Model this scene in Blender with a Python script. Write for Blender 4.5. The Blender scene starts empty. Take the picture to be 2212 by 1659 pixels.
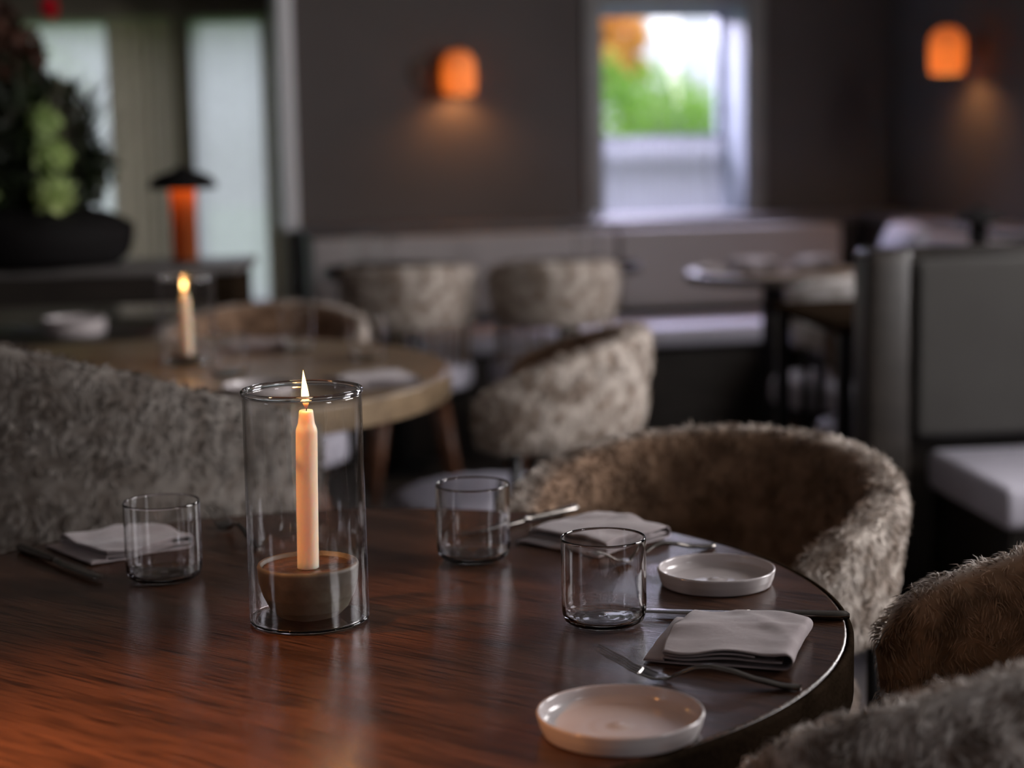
import bpy, bmesh, math, random
import numpy as np
from mathutils import Vector, Matrix, noise
from math import radians as rad, sin, cos, pi, sqrt, atan2

sc = bpy.context.scene
COL = sc.collection
# ------------------------------------------------------------------ camera
CAMZ = 1.273
cd = bpy.data.cameras.new('camera'); cam = bpy.data.objects.new('camera', cd); COL.objects.link(cam)
cd.sensor_width = 36.0; cd.lens = 36.0*3900/2212
cd.clip_start = 0.05; cd.clip_end = 200
cam.location = (0, 0, CAMZ)
fwd = Vector((0, cos(rad(8.3)), -sin(rad(8.3)))); up = Vector((0, sin(rad(8.3)), cos(rad(8.3)))); rt = Vector((1, 0, 0))
R_ = rad(1.07)      # slight roll
rt2 = rt*cos(R_) - up*sin(R_); up2 = up*cos(R_) + rt*sin(R_)
M = Matrix((rt2, up2, -fwd)).transposed()
cam.rotation_euler = M.to_euler()
cd.dof.use_dof = True; cd.dof.focus_distance = 1.86; cd.dof.aperture_fstop = 2.6
cd.dof.aperture_blades = 9
sc.camera = cam
# ------------------------------------------------------------------ exposure, world, lights
sc.view_settings.view_transform = 'Standard'; sc.view_settings.look = 'None'
sc.view_settings.gamma = 1; sc.view_settings.exposure = 0.0
try: sc.view_settings.use_curve_mapping = False
except Exception: pass
cy = sc.cycles
cy.max_bounces = 12; cy.diffuse_bounces = 4; cy.glossy_bounces = 5; cy.transmission_bounces = 12; cy.transparent_max_bounces = 16
cy.sample_clamp_indirect = 2.5; cy.blur_glossy = 0.3
cy.use_denoising = True

W = bpy.data.worlds.new('sky'); sc.world = W; W.use_nodes = True
nt = W.node_tree; nt.nodes.clear()
wo = nt.nodes.new('ShaderNodeOutputWorld'); bg = nt.nodes.new('ShaderNodeBackground')
tc = nt.nodes.new('ShaderNodeTexCoord'); sx = nt.nodes.new('ShaderNodeSeparateXYZ')
cr = nt.nodes.new('ShaderNodeValToRGB')
cr.color_ramp.elements[0].position = 0.0; cr.color_ramp.elements[0].color = (0.10, 0.11, 0.10, 1)
cr.color_ramp.elements[1].position = 1.0; cr.color_ramp.elements[1].color = (0.80, 0.82, 1.0, 1)
e = cr.color_ramp.elements.new(0.49); e.color = (0.13, 0.14, 0.13, 1)
e = cr.color_ramp.elements.new(0.51); e.color = (0.27, 0.29, 0.33, 1)
e = cr.color_ramp.elements.new(0.62); e.color = (0.62, 0.62, 0.78, 1)
mp = nt.nodes.new('ShaderNodeMath'); mp.operation = 'MULTIPLY_ADD'; mp.inputs[1].default_value = 0.5; mp.inputs[2].default_value = 0.5
nt.links.new(tc.outputs['Generated'], sx.inputs[0]); nt.links.new(sx.outputs['Z'], mp.inputs[0])
nt.links.new(mp.outputs[0], cr.inputs[0]); nt.links.new(cr.outputs[0], bg.inputs[0]); nt.links.new(bg.outputs[0], wo.inputs[0])
bg.inputs[1].default_value = 3.7

# back-wall frame: t along the wall, n out of the wall into the room
WC, WS = cos(rad(12)), sin(rad(12))
def wf(t, n, z=0.0): return Vector((WC*t + WS*n, 7.6 + WS*t - WC*n, z))
CORN = 1.695                                   # t of the back-right corner
def rf(s, m, z=0.0):                           # right wall: s from the corner towards the camera, m into the room
    return wf(CORN - m, s, z)

def area(name, loc, aim, sx_, sy_, power, color):
    l = bpy.data.lights.new(name, 'AREA'); l.shape = 'RECTANGLE'; l.size = sx_; l.size_y = sy_; l.energy = power; l.color = color
    o = bpy.data.objects.new(name, l); COL.objects.link(o); o.location = loc
    o.rotation_euler = (Vector(aim) - Vector(loc)).to_track_quat('-Z', 'Y').to_euler()
    return o
DAY = (0.86, 0.84, 1.0); SIDE = (1.0, 0.955, 0.945)
# daylight through the windows of the right and left walls
area('daylight_right', rf(5.2, -0.10, 1.75), rf(5.2, 1.0, 1.40), 1.1, 1.3, 105, SIDE)
area('fill_right_mid', rf(2.8, -0.10, 1.7), rf(2.8, 1.0, 1.3), 0.7, 1.1, 46, SIDE)  # fill added to brighten the rear chairs, behind the added window
area('daylight_right_near', rf(8.5, -0.10, 1.6), rf(8.3, 1.0, 1.30), 0.9, 1.3, 48, SIDE)
area('daylight_left', (-3.58, 0.2, 1.6), (-2.5, 0.2, 1.45), 0.5, 1.3, 3.5, SIDE)
# daylight falling through the back window
bw = area('daylight_back', wf(0.73, -0.75, 1.98), wf(0.70, 1.2, 0.35), 0.6, 0.5, 110, (0.76, 0.73, 1.0))
# outdoor sun on the trees
sun = bpy.data.lights.new('sun', 'SUN'); sun.energy = 2.2; sun.angle = rad(3); sun.color = (1, .95, .85)
so = bpy.data.objects.new('sun', sun); COL.objects.link(so); so.rotation_euler = (rad(38), rad(12), rad(10))

# ------------------------------------------------------------------ materials
def mat(name):
    m = bpy.data.materials.new(name); m.use_nodes = True
    n = m.node_tree; b = n.nodes['Principled BSDF']
    return m, n, b
def L(n, a, b): n.links.new(a, b)
def ntex(n, scale, detail=3, coord='Object', vec=None, rough=0.5):
    t = n.nodes.new('ShaderNodeTexNoise'); t.inputs['Scale'].default_value = scale; t.inputs['Detail'].default_value = detail
    t.inputs['Roughness'].default_value = rough
    if vec is None:
        c = n.nodes.new('ShaderNodeTexCoord'); L(n, c.outputs[coord], t.inputs['Vector'])
    else: L(n, vec, t.inputs['Vector'])
    return t
def ramp(n, fac, stops):
    r = n.nodes.new('ShaderNodeValToRGB')
    els = r.color_ramp.elements
    els[0].position, els[0].color = stops[0][0], (*stops[0][1], 1)
    els[1].position, els[1].color = stops[-1][0], (*stops[-1][1], 1)
    for p, c in stops[1:-1]:
        e = els.new(p); e.color = (*c, 1)
    L(n, fac, r.inputs[0]); return r
def bump(n, b, h, strength, dist):
    u = n.nodes.new('ShaderNodeBump'); u.inputs['Strength'].default_value = strength; u.inputs['Distance'].default_value = dist
    L(n, h, u.inputs['Height']); L(n, u.outputs[0], b.inputs['Normal']); return u
def simple(name, c1, c2=None, rough=0.6, scale=8, metal=0.0, bmp=0.0, bs=60, spec=None):
    m, n, b = mat(name)
    c2 = c2 or tuple(x*0.8 for x in c1)
    t = ntex(n, scale); r = ramp(n, t.outputs[0], [(0.3, c2), (0.7, c1)]); L(n, r.outputs[0], b.inputs['Base Color'])
    b.inputs['Roughness'].default_value = rough; b.inputs['Metallic'].default_value = metal
    if spec is not None: b.inputs['Specular IOR Level'].default_value = spec
    if bmp:
        t2 = ntex(n, bs, 4); bump(n, b, t2.outputs[0], bmp, 0.002)
    return m
def wood(name, dark, light, ang=0.0, rough=0.3, scale=1.0, bmp=0.25, coat=0.0, spec=0.5, pore=0.7):
    m, n, b = mat(name)
    c = n.nodes.new('ShaderNodeTexCoord'); mp = n.nodes.new('ShaderNodeMapping')
    mp.vector_type = 'TEXTURE'
    mp.inputs['Rotation'].default_value = (0, 0, ang)
    L(n, c.outputs['Object'], mp.inputs['Vector'])
    m2 = n.nodes.new('ShaderNodeMapping'); m2.inputs['Scale'].default_value = (1.6*scale, 22*scale, 22*scale); L(n, mp.outputs[0], m2.inputs[0])
    # slow cathedral figure
    wv = n.nodes.new('ShaderNodeTexNoise'); wv.inputs['Scale'].default_value = 1.0; wv.inputs['Detail'].default_value = 3
    wv.inputs['Distortion'].default_value = 0.4
    L(n, m2.outputs[0], wv.inputs['Vector'])
    m3 = n.nodes.new('ShaderNodeMapping'); m3.inputs['Scale'].default_value = (14*scale, 420*scale, 420*scale); L(n, mp.outputs[0], m3.inputs[0])
    f = n.nodes.new('ShaderNodeTexNoise'); f.inputs['Scale'].default_value = 1.0; f.inputs['Detail'].default_value = 4; L(n, m3.outputs[0], f.inputs['Vector'])
    mx = n.nodes.new('ShaderNodeMath'); mx.operation = 'MULTIPLY_ADD'; mx.inputs[1].default_value = 0.42
    m4 = n.nodes.new('ShaderNodeMath'); m4.operation = 'MULTIPLY'; m4.inputs[1].default_value = 0.58; L(n, f.outputs[0], m4.inputs[0])
    L(n, wv.outputs[0], mx.inputs[0]); L(n, m4.outputs[0], mx.inputs[2])
    mid = tuple((a+b_)/2 for a, b_ in zip(dark, light))
    r = ramp(n, mx.outputs[0], [(0.40, dark), (0.475, mid), (0.58, light)])
    m5 = n.nodes.new('ShaderNodeMapping'); m5.inputs['Scale'].default_value = (11*scale, 260*scale, 260*scale); L(n, mp.outputs[0], m5.inputs[0])
    po_ = n.nodes.new('ShaderNodeTexNoise'); po_.inputs['Scale'].default_value = 1.0; po_.inputs['Detail'].default_value = 2; L(n, m5.outputs[0], po_.inputs['Vector'])
    pr_ = n.nodes.new('ShaderNodeMapRange'); pr_.inputs['From Min'].default_value = 0.36; pr_.inputs['From Max'].default_value = 0.46
    pr_.inputs['To Min'].default_value = pore; pr_.inputs['To Max'].default_value = 1.0; L(n, po_.outputs[0], pr_.inputs[0])
    pm = n.nodes.new('ShaderNodeMixRGB'); pm.blend_type = 'MULTIPLY'; pm.inputs[0].default_value = 1.0; L(n, r.outputs[0], pm.inputs[1]); L(n, pr_.outputs[0], pm.inputs[2])
    L(n, pm.outputs[0], b.inputs['Base Color'])
    rr = n.nodes.new('ShaderNodeMapRange'); rr.inputs['To Min'].default_value = rough+0.1; rr.inputs['To Max'].default_value = rough-0.06
    L(n, f.outputs[0], rr.inputs[0]); L(n, rr.outputs[0], b.inputs['Roughness'])
    b.inputs['Specular IOR Level'].default_value = spec
    if coat: b.inputs['Coat Weight'].default_value = coat; b.inputs['Coat Roughness'].default_value = 0.12
    bump(n, b, f.outputs[0], bmp, 0.0012)
    return m
def glassm(name, wavy=0.0, tint=(1, 1, 1), ior=1.47):
    m = bpy.data.materials.new(name); m.use_nodes = True; n = m.node_tree; n.nodes.clear()
    o = n.nodes.new('ShaderNodeOutputMaterial'); g = n.nodes.new('ShaderNodeBsdfGlass')
    g.inputs['IOR'].default_value = ior; g.inputs['Roughness'].default_value = 0.0; g.inputs['Color'].default_value = (*tint, 1)
    L(n, g.outputs[0], o.inputs[0])
    if wavy:
        c = n.nodes.new('ShaderNodeTexCoord'); mp = n.nodes.new('ShaderNodeMapping'); mp.inputs['Scale'].default_value = (1, 1, .35)
        L(n, c.outputs['Object'], mp.inputs[0]); t = ntex(n, 32, 2, vec=mp.outputs[0])
        u = n.nodes.new('ShaderNodeBump'); u.inputs['Strength'].default_value = wavy; u.inputs['Distance'].default_value = 0.003
        L(n, t.outputs[0], u.inputs['Height']); L(n, u.outputs[0], g.inputs['Normal'])
    return m
def panem(name, refl=0.05):
    m = bpy.data.materials.new(name); m.use_nodes = True; n = m.node_tree; n.nodes.clear()
    o = n.nodes.new('ShaderNodeOutputMaterial'); g = n.nodes.new('ShaderNodeBsdfGlossy'); t = n.nodes.new('ShaderNodeBsdfTransparent')
    g.inputs['Roughness'].default_value = 0.02; x = n.nodes.new('ShaderNodeMixShader')
    lw = n.nodes.new('ShaderNodeLayerWeight'); lw.inputs[0].default_value = 0.5
    pw = n.nodes.new('ShaderNodeMath'); pw.operation = 'POWER'; pw.inputs[1].default_value = 4.5; L(n, lw.outputs['Facing'], pw.inputs[0])
    fr = n.nodes.new('ShaderNodeMath'); fr.operation = 'MULTIPLY_ADD'; fr.inputs[1].default_value = refl*10; fr.inputs[2].default_value = refl*.6; L(n, pw.outputs[0], fr.inputs[0])
    L(n, fr.outputs[0], x.inputs[0]); L(n, t.outputs[0], x.inputs[1]); L(n, g.outputs[0], x.inputs[2]); L(n, x.outputs[0], o.inputs[0])
    return m
def sheerm(name, col, trans=0.6, open_=0.1):
    m = bpy.data.materials.new(name); m.use_nodes = True; n = m.node_tree; n.nodes.clear()
    o = n.nodes.new('ShaderNodeOutputMaterial'); d = n.nodes.new('ShaderNodeBsdfDiffuse'); t = n.nodes.new('ShaderNodeBsdfTranslucent'); q = n.nodes.new('ShaderNodeBsdfTransparent')
    w = ntex(n, 30, 2); r = ramp(n, w.outputs[0], [(0.3, tuple(c*0.9 for c in col)), (0.7, col)])
    L(n, r.outputs[0], d.inputs[0]); L(n, r.outputs[0], t.inputs[0])
    a = n.nodes.new('ShaderNodeMixShader'); a.inputs[0].default_value = trans; L(n, d.outputs[0], a.inputs[1]); L(n, t.outputs[0], a.inputs[2])
    b = n.nodes.new('ShaderNodeMixShader'); b.inputs[0].default_value = open_; L(n, a.outputs[0], b.inputs[1]); L(n, q.outputs[0], b.inputs[2])
    L(n, b.outputs[0], o.inputs[0]); return m
def emit(name, color, strength):
    m = bpy.data.materials.new(name); m.use_nodes = True; n = m.node_tree; n.nodes.clear()
    o = n.nodes.new('ShaderNodeOutputMaterial'); e = n.nodes.new('ShaderNodeEmission'); e.inputs[0].default_value = (*color, 1); e.inputs[1].default_value = strength
    L(n, e.outputs[0], o.inputs[0]); return m

TGRAIN = rad(-35)
M_table = wood('dark_oak', (0.018, 0.0085, 0.005), (0.080, 0.036, 0.021), TGRAIN, 0.18, 1.0, 0.36, 0.0, spec=.40, pore=.32)
M_edge = wood('dark_oak_edge', (0.012, 0.008, 0.005), (0.026, 0.017, 0.011), 0, 0.85, 1.0, 0.2, spec=.0)
M_oak2 = wood('pale_oak', (0.11, 0.072, 0.042), (0.24, 0.17, 0.10), rad(20), 0.32, 1.0, 0.15)
M_dark = wood('black_stained_wood', (0.012, 0.010, 0.008), (0.03, 0.024, 0.02), 0, 0.35)
M_leg = wood('walnut_leg', (0.09, 0.035, 0.018), (0.2, 0.085, 0.045), pi/2, 0.4)
M_wall = simple('grey_brown_plaster', (0.098, 0.083, 0.079), (0.082, 0.069, 0.065), 0.85, 1.6, bmp=0.2, bs=40)
M_wallr = simple('grey_plaster', (0.088, 0.083, 0.080), (0.075, 0.071, 0.068), 0.85, 1.6, bmp=0.2, bs=40)
M_trim = simple('grey_painted_trim', (0.25, 0.24, 0.235), None, 0.5)
M_white = simple('white_painted_trim', (0.72, 0.72, 0.74), (0.68, 0.68, 0.70), 0.45)
M_olive = simple('olive_grey_paint', (0.20, 0.18, 0.135), None, 0.5)
M_ceil = simple('ceiling_plaster', (0.3, 0.29, 0.28), None, 0.9)
M_floor = wood('dark_floor', (0.045, 0.037, 0.03), (0.08, 0.066, 0.055), rad(12), 0.5, 0.6, 0.1)
M_booth = simple('charcoal_upholstery', (0.062, 0.060, 0.056), (0.054, 0.051, 0.048), 0.75, 5, bmp=0.2, bs=120, spec=.2)
M_bench = simple('grey_leather', (0.36, 0.33, 0.325), (0.33, 0.30, 0.295), 0.85, 5, bmp=0.2, bs=120, spec=.15)
M_ledge = simple('ledge_paint', (0.12, 0.11, 0.115), None, 0.4)
M_seat = simple('pale_grey_upholstery', (0.47, 0.455, 0.53), (0.42, 0.405, 0.47), 0.65, 12, bmp=0.3, bs=300)
M_blackm = simple('black_metal', (0.015, 0.015, 0.016), None, 0.35, metal=0.6)
M_blackp = simple('black_paint', (0.007, 0.006, 0.006), None, 0.8, spec=.15)
M_bronze = simple('dark_bronze', (0.06, 0.03, 0.018), None, 0.4, metal=0.4)
M_steel = simple('brushed_dark_steel', (0.21, 0.195, 0.18), (0.17, 0.155, 0.145), 0.16, 30, metal=1.0)
M_china = simple('white_glazed_china', (0.46, 0.42, 0.42), (0.43, 0.39, 0.39), 0.16, 12)
M_bead = glassm('rim_glass', 0.12)
M_hurr = panem('blown_glass', 0.10)
_n = M_hurr.node_tree
_c = _n.nodes.new('ShaderNodeTexCoord'); _mp = _n.nodes.new('ShaderNodeMapping'); _mp.inputs['Scale'].default_value = (1, 1, .3)
_n.links.new(_c.outputs['Object'], _mp.inputs[0]); _t = _n.nodes.new('ShaderNodeTexNoise'); _t.inputs['Scale'].default_value = 34; _t.inputs['Detail'].default_value = 3
_n.links.new(_mp.outputs[0], _t.inputs['Vector']); _u = _n.nodes.new('ShaderNodeBump'); _u.inputs['Strength'].default_value = .35; _u.inputs['Distance'].default_value = .004
_n.links.new(_t.outputs[0], _u.inputs['Height'])
for _x in _n.nodes:
    if _x.type in ('LAYER_WEIGHT', 'BSDF_GLOSSY'): _n.links.new(_u.outputs[0], _x.inputs['Normal'])
M_glass = glassm('clear_glass', 0.0)
M_pane = panem('window_pane')
M_sheer = sheerm('sheer_curtain', (0.86, 0.88, 0.87), 0.78, 0.12)
M_drape = sheerm('ivory_drape', (0.58, 0.52, 0.40), 0.24, 0.0)
M_cafe = sheerm('cafe_curtain', (0.50, 0.51, 0.54), 0.28, 0.02)
M_fence = None
# linen
m, n, b = mat('linen'); M_linen = m
c = n.nodes.new('ShaderNodeTexCoord')
b.inputs['Base Color'].default_value = (0.265, 0.218, 0.225, 1); b.inputs['Roughness'].default_value = 0.8
b.inputs['Sheen Weight'].default_value = 0.25
w1 = n.nodes.new('ShaderNodeTexWave'); w1.inputs['Scale'].default_value = 900; w1.bands_direction = 'DIAGONAL'; L(n, c.outputs['Object'], w1.inputs[0])
big = ntex(n, 28, 3); ad = n.nodes.new('ShaderNodeMath'); ad.operation = 'MULTIPLY_ADD'; ad.inputs[1].default_value = 0.03
L(n, w1.outputs[0], ad.inputs[0]); L(n, big.outputs[0], ad.inputs[2]); bump(n, b, ad.outputs[0], 0.5, 0.004)
# wax
m, n, b = mat('candle_wax'); M_wax = m
b.inputs['Base Color'].default_value = (0.82, 0.66, 0.52, 1); b.inputs['Roughness'].default_value = 0.4
b.inputs['Subsurface Weight'].default_value = 1.0; b.inputs['Subsurface Radius'].default_value = (0.014, 0.007, 0.004); b.inputs['Subsurface Scale'].default_value = 2.2
t = ntex(n, 120, 2); bump(n, b, t.outputs[0], 0.15, 0.0006)
# stone bowl
m, n, b = mat('weathered_stone'); M_stone = m
t = ntex(n, 28, 6); t2 = ntex(n, 9, 3)
r = ramp(n, t.outputs[0], [(0.3, (0.035, 0.024, 0.014)), (0.5, (0.07, 0.055, 0.036)), (0.72, (0.14, 0.13, 0.095))]); L(n, r.outputs[0], b.inputs['Base Color'])
b.inputs['Roughness'].default_value = 0.55; bump(n, b, t.outputs[0], 0.2, 0.002)
M_soot = simple('dark_wax_crust', (0.10, 0.05, 0.03), (0.03, 0.018, 0.012), 0.35, 90, bmp=0.8, bs=150)
M_wick = simple('charred_wick', (0.02, 0.015, 0.01), None, 0.9)
# flame
m = bpy.data.materials.new('flame'); m.use_nodes = True; n = m.node_tree; n.nodes.clear(); M_flame = m
o_ = n.nodes.new('ShaderNodeOutputMaterial'); e_ = n.nodes.new('ShaderNodeEmission'); c = n.nodes.new('ShaderNodeTexCoord'); s_ = n.nodes.new('ShaderNodeSeparateXYZ')
L(n, c.outputs['Generated'], s_.inputs[0])
r = ramp(n, s_.outputs['Z'], [(0.0, (0.30, 0.08, 0.10)), (0.14, (0.80, 0.22, 0.05)), (0.34, (1.0, 0.62, 0.22)), (1.0, (1.0, 0.50, 0.12))]); L(n, r.outputs[0], e_.inputs[0])
r2 = n.nodes.new('ShaderNodeMapRange'); r2.inputs['From Min'].default_value = 0.1; r2.inputs['From Max'].default_value = 0.5; r2.inputs['To Min'].default_value = 0.8; r2.inputs['To Max'].default_value = 14
L(n, s_.outputs['Z'], r2.inputs[0]); L(n, r2.outputs[0], e_.inputs[1])
L(n, e_.outputs[0], o_.inputs[0])
# amber shade glass: translucent, lit by its own bulb
def amber(name, col, tr=0.85):
    m = bpy.data.materials.new(name); m.use_nodes = True; n = m.node_tree; n.nodes.clear()
    o = n.nodes.new('ShaderNodeOutputMaterial'); d = n.nodes.new('ShaderNodeBsdfDiffuse'); t = n.nodes.new('ShaderNodeBsdfTranslucent')
    w = ntex(n, 14, 2); r = ramp(n, w.outputs[0], [(0.3, tuple(c*0.85 for c in col)), (0.7, col)])
    L(n, r.outputs[0], d.inputs[0]); L(n, r.outputs[0], t.inputs[0])
    a = n.nodes.new('ShaderNodeMixShader'); a.inputs[0].default_value = tr; L(n, d.outputs[0], a.inputs[1]); L(n, t.outputs[0], a.inputs[2])
    L(n, a.outputs[0], o.inputs[0]); return m
M_amber = amber('amber_glass', (0.95, 0.66, 0.36), .6)
M_copper = amber('copper_glass', (0.55, 0.16, 0.05), 0.7)
M_bulb = emit('warm_bulb', (1.0, 0.5, 0.16), 8.0)
# fur: attribute 'tip' 0 at the root, 1 at the tip; 'inner' marks the inside face, coloured browner
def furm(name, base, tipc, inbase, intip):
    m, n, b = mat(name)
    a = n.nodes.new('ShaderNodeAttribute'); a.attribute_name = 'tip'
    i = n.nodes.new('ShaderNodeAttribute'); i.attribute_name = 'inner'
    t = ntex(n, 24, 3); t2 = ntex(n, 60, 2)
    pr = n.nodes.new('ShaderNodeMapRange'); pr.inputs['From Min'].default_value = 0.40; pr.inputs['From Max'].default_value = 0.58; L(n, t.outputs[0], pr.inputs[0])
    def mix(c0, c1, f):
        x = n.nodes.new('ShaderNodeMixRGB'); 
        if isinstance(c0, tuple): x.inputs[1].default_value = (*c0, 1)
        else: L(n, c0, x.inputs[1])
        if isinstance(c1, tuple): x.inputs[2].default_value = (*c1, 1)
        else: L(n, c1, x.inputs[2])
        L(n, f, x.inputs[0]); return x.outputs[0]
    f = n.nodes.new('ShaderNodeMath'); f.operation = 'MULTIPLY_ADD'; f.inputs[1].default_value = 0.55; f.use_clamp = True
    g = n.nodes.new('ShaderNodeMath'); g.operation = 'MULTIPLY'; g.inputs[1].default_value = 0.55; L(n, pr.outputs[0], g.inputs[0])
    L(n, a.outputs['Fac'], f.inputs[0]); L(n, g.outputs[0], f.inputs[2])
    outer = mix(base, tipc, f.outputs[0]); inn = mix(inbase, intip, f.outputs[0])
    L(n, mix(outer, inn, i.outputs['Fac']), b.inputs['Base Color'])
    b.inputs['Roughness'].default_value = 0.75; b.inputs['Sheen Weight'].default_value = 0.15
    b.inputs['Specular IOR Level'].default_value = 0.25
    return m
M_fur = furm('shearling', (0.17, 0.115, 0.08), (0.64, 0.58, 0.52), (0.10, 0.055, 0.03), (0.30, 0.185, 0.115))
M_fur_shade = furm('shaded_shearling', (0.08, 0.062, 0.05), (0.21, 0.19, 0.17), (0.10, 0.055, 0.03), (0.24, 0.165, 0.115))  # shearling copy darkened to stand in for shade on the left chair
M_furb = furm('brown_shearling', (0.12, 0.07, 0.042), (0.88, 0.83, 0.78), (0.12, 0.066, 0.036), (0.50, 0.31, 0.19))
M_furw = furm('white_shearling', (0.42, 0.38, 0.35), (0.86, 0.84, 0.84), (0.20, 0.15, 0.12), (0.5, 0.44, 0.4))
M_seatb = simple('brown_upholstery', (0.10, 0.068, 0.048), None, 0.8, 12)
M_leaf = simple('green_leaf', (0.30, 0.50, 0.12), (0.12, 0.27, 0.05), 0.5, 2.2)
def leafm(name, a, b_, tr=0.5):
    m = sheerm(name, a, tr, 0.0)
    for nd in m.node_tree.nodes:
        if nd.type == 'VALTORGB': nd.color_ramp.elements[0].color = (*b_, 1)
        if nd.type == 'TEX_NOISE': nd.inputs['Scale'].default_value = 1.6
    return m
M_leafg = leafm('hedge_leaf', (0.42, 0.66, 0.16), (0.16, 0.34, 0.06), 0.5)
M_leafy = leafm('autumn_leaf', (0.85, 0.34, 0.10), (0.70, 0.62, 0.18), 0.5)
M_leaf_gap = leafm('lit_gap_leaf', (0.80, 0.86, 0.42), (0.40, 0.58, 0.24), 0.45)  # brightened leaf colour standing for sunlit green showing through the plant
M_leafd = simple('dark_foliage', (0.020, 0.034, 0.009), (0.007, 0.010, 0.004), 0.45, 9)
M_dry = simple('dry_brown_foliage', (0.10, 0.035, 0.018), (0.03, 0.014, 0.008), 0.7, 9)
M_grass = simple('dry_grass', (0.22, 0.19, 0.14), (0.12, 0.10, 0.07), 0.7, 9)
M_red = simple('red_petal', (0.80, 0.01, 0.04), (0.6, 0.005, 0.03), 0.5, 20)
M_lawn = simple('lawn', (0.10, 0.2, 0.05), None, 0.9)
M_bark = simple('bark', (0.10, 0.07, 0.05), None, 0.9)

# ------------------------------------------------------------------ builders
def link(name, me, m=None, parent=None, loc=None, smooth=True):
    o = bpy.data.objects.new(name, me); COL.objects.link(o)
    if m is not None and not me.materials: me.materials.append(m)
    if parent: o.parent = parent
    if loc is not None: o.location = loc
    if smooth:
        me.polygons.foreach_set('use_smooth', [True]*len(me.polygons))
    return o
def meshdata(name, v, f):
    me = bpy.data.meshes.new(name); me.from_pydata([tuple(p) for p in v], [], f); me.update(); return me
def empty(name, loc=(0, 0, 0), rz=0.0):
    o = bpy.data.objects.new(name, None); COL.objects.link(o); o.location = loc; o.rotation_euler = (0, 0, rz); o.empty_display_size = 0.05; return o
def tag(o, label=None, cat=None, group=None, kind=None):
    if label: o['label'] = label
    if cat: o['category'] = cat
    if group: o['group'] = group
    if kind: o['kind'] = kind
    return o
def structure(o): o['kind'] = 'structure'; return o
def copy_tree(o, parent=None):
    c_ = o.copy(); COL.objects.link(c_)
    if parent is not None: c_.parent = parent
    for ch in [x for x in o.children]: copy_tree(ch, c_)
    return c_
def lathe(name, prof, m, parent=None, loc=None, seg=64, smooth=True, fn=None):
    pp = [prof[0]]
    for (r0_, z0_), (r1_, z1_) in zip(prof, prof[1:]):     # support loops keep the smooth shading crisp
        ln = math.hypot(r1_-r0_, z1_-z0_)
        if ln > .006:
            e = min(.0015, ln/4)/ln
            pp += [(r0_+(r1_-r0_)*e, z0_+(z1_-z0_)*e), (r0_+(r1_-r0_)*(1-e), z0_+(z1_-z0_)*(1-e))]
        pp.append((r1_, z1_))
    prof = pp
    v = []; f = []
    n_ = len(prof)
    for i in range(seg):
        a = 2*pi*i/seg
        for r, z in prof:
            rr = r*(fn(a, z) if fn else 1.0)
            v.append((rr*cos(a), rr*sin(a), z))
    for i in range(seg):
        j = (i+1) % seg
        for k in range(n_-1):
            f.append((i*n_+k, j*n_+k, j*n_+k+1, i*n_+k+1))
    me = meshdata(name, v, f)
    bm = bmesh.new(); bm.from_mesh(me); bmesh.ops.remove_doubles(bm, verts=bm.verts, dist=1e-6)
    bmesh.ops.dissolve_degenerate(bm, edges=bm.edges, dist=1e-7)
    bmesh.ops.recalc_face_normals(bm, faces=bm.faces); bm.to_mesh(me); bm.free()
    return link(name, me, m, parent, loc, smooth)
def boxm(name, pts8, m, parent=None, bevel=0.0, seg=2):
    """pts8: bottom 4 then top 4, ccw"""
    me = meshdata(name, pts8, [(3, 2, 1, 0), (4, 5, 6, 7), (0, 1, 5, 4), (1, 2, 6, 5), (2, 3, 7, 6), (3, 0, 4, 7)])
    bm = bmesh.new(); bm.from_mesh(me)
    bmesh.ops.recalc_face_normals(bm, faces=bm.faces)
    if bevel: bmesh.ops.bevel(bm, geom=bm.edges[:], offset=bevel, segments=seg, profile=0.5, affect='EDGES')
    bm.to_mesh(me); bm.free()
    o = link(name, me, m, parent, smooth=False)
    if bevel:
        for p in me.polygons: p.use_smooth = True
        bpy_ok = True
    return o
def box(name, x0, x1, y0, y1, z0, z1, m, parent=None, bevel=0.0, fr=None, seg=2):
    fr = fr or (lambda a, b, c: Vector((a, b, c)))
    q = [(x0, y0), (x1, y0), (x1, y1), (x0, y1)]
    return boxm(name, [fr(a, b, z0) for a, b in q] + [fr(a, b, z1) for a, b in q], m, parent, bevel, seg)
def tube(name, pts, rads, m, parent=None, seg=10, closed_ends=True, flat=1.0):
    v = []; f = []
    P_ = [Vector(p) for p in pts]; N_ = len(P_)
    if not hasattr(rads, '__len__'): rads = [rads]*N_
    for i, p in enumerate(P_):
        d = (P_[min(i+1, N_-1)] - P_[max(i-1, 0)]).normalized()
        a = Vector((0, 0, 1)) if abs(d.z) < 0.9 else Vector((1, 0, 0))
        u = d.cross(a).normalized(); w = u.cross(d)
        for k in range(seg):
            t_ = 2*pi*k/seg; v.append(p + (u*cos(t_) + w*sin(t_)*flat)*rads[i])
    for i in range(N_-1):
        for k in range(seg):
            l_ = (k+1) % seg
            f.append((i*seg+k, i*seg+l_, (i+1)*seg+l_, (i+1)*seg+k))
    f.append(tuple(range(seg-1, -1, -1))); f.append(tuple((N_-1)*seg+k for k in range(seg)))
    return link(name, meshdata(name, v, f), m, parent)

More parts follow.
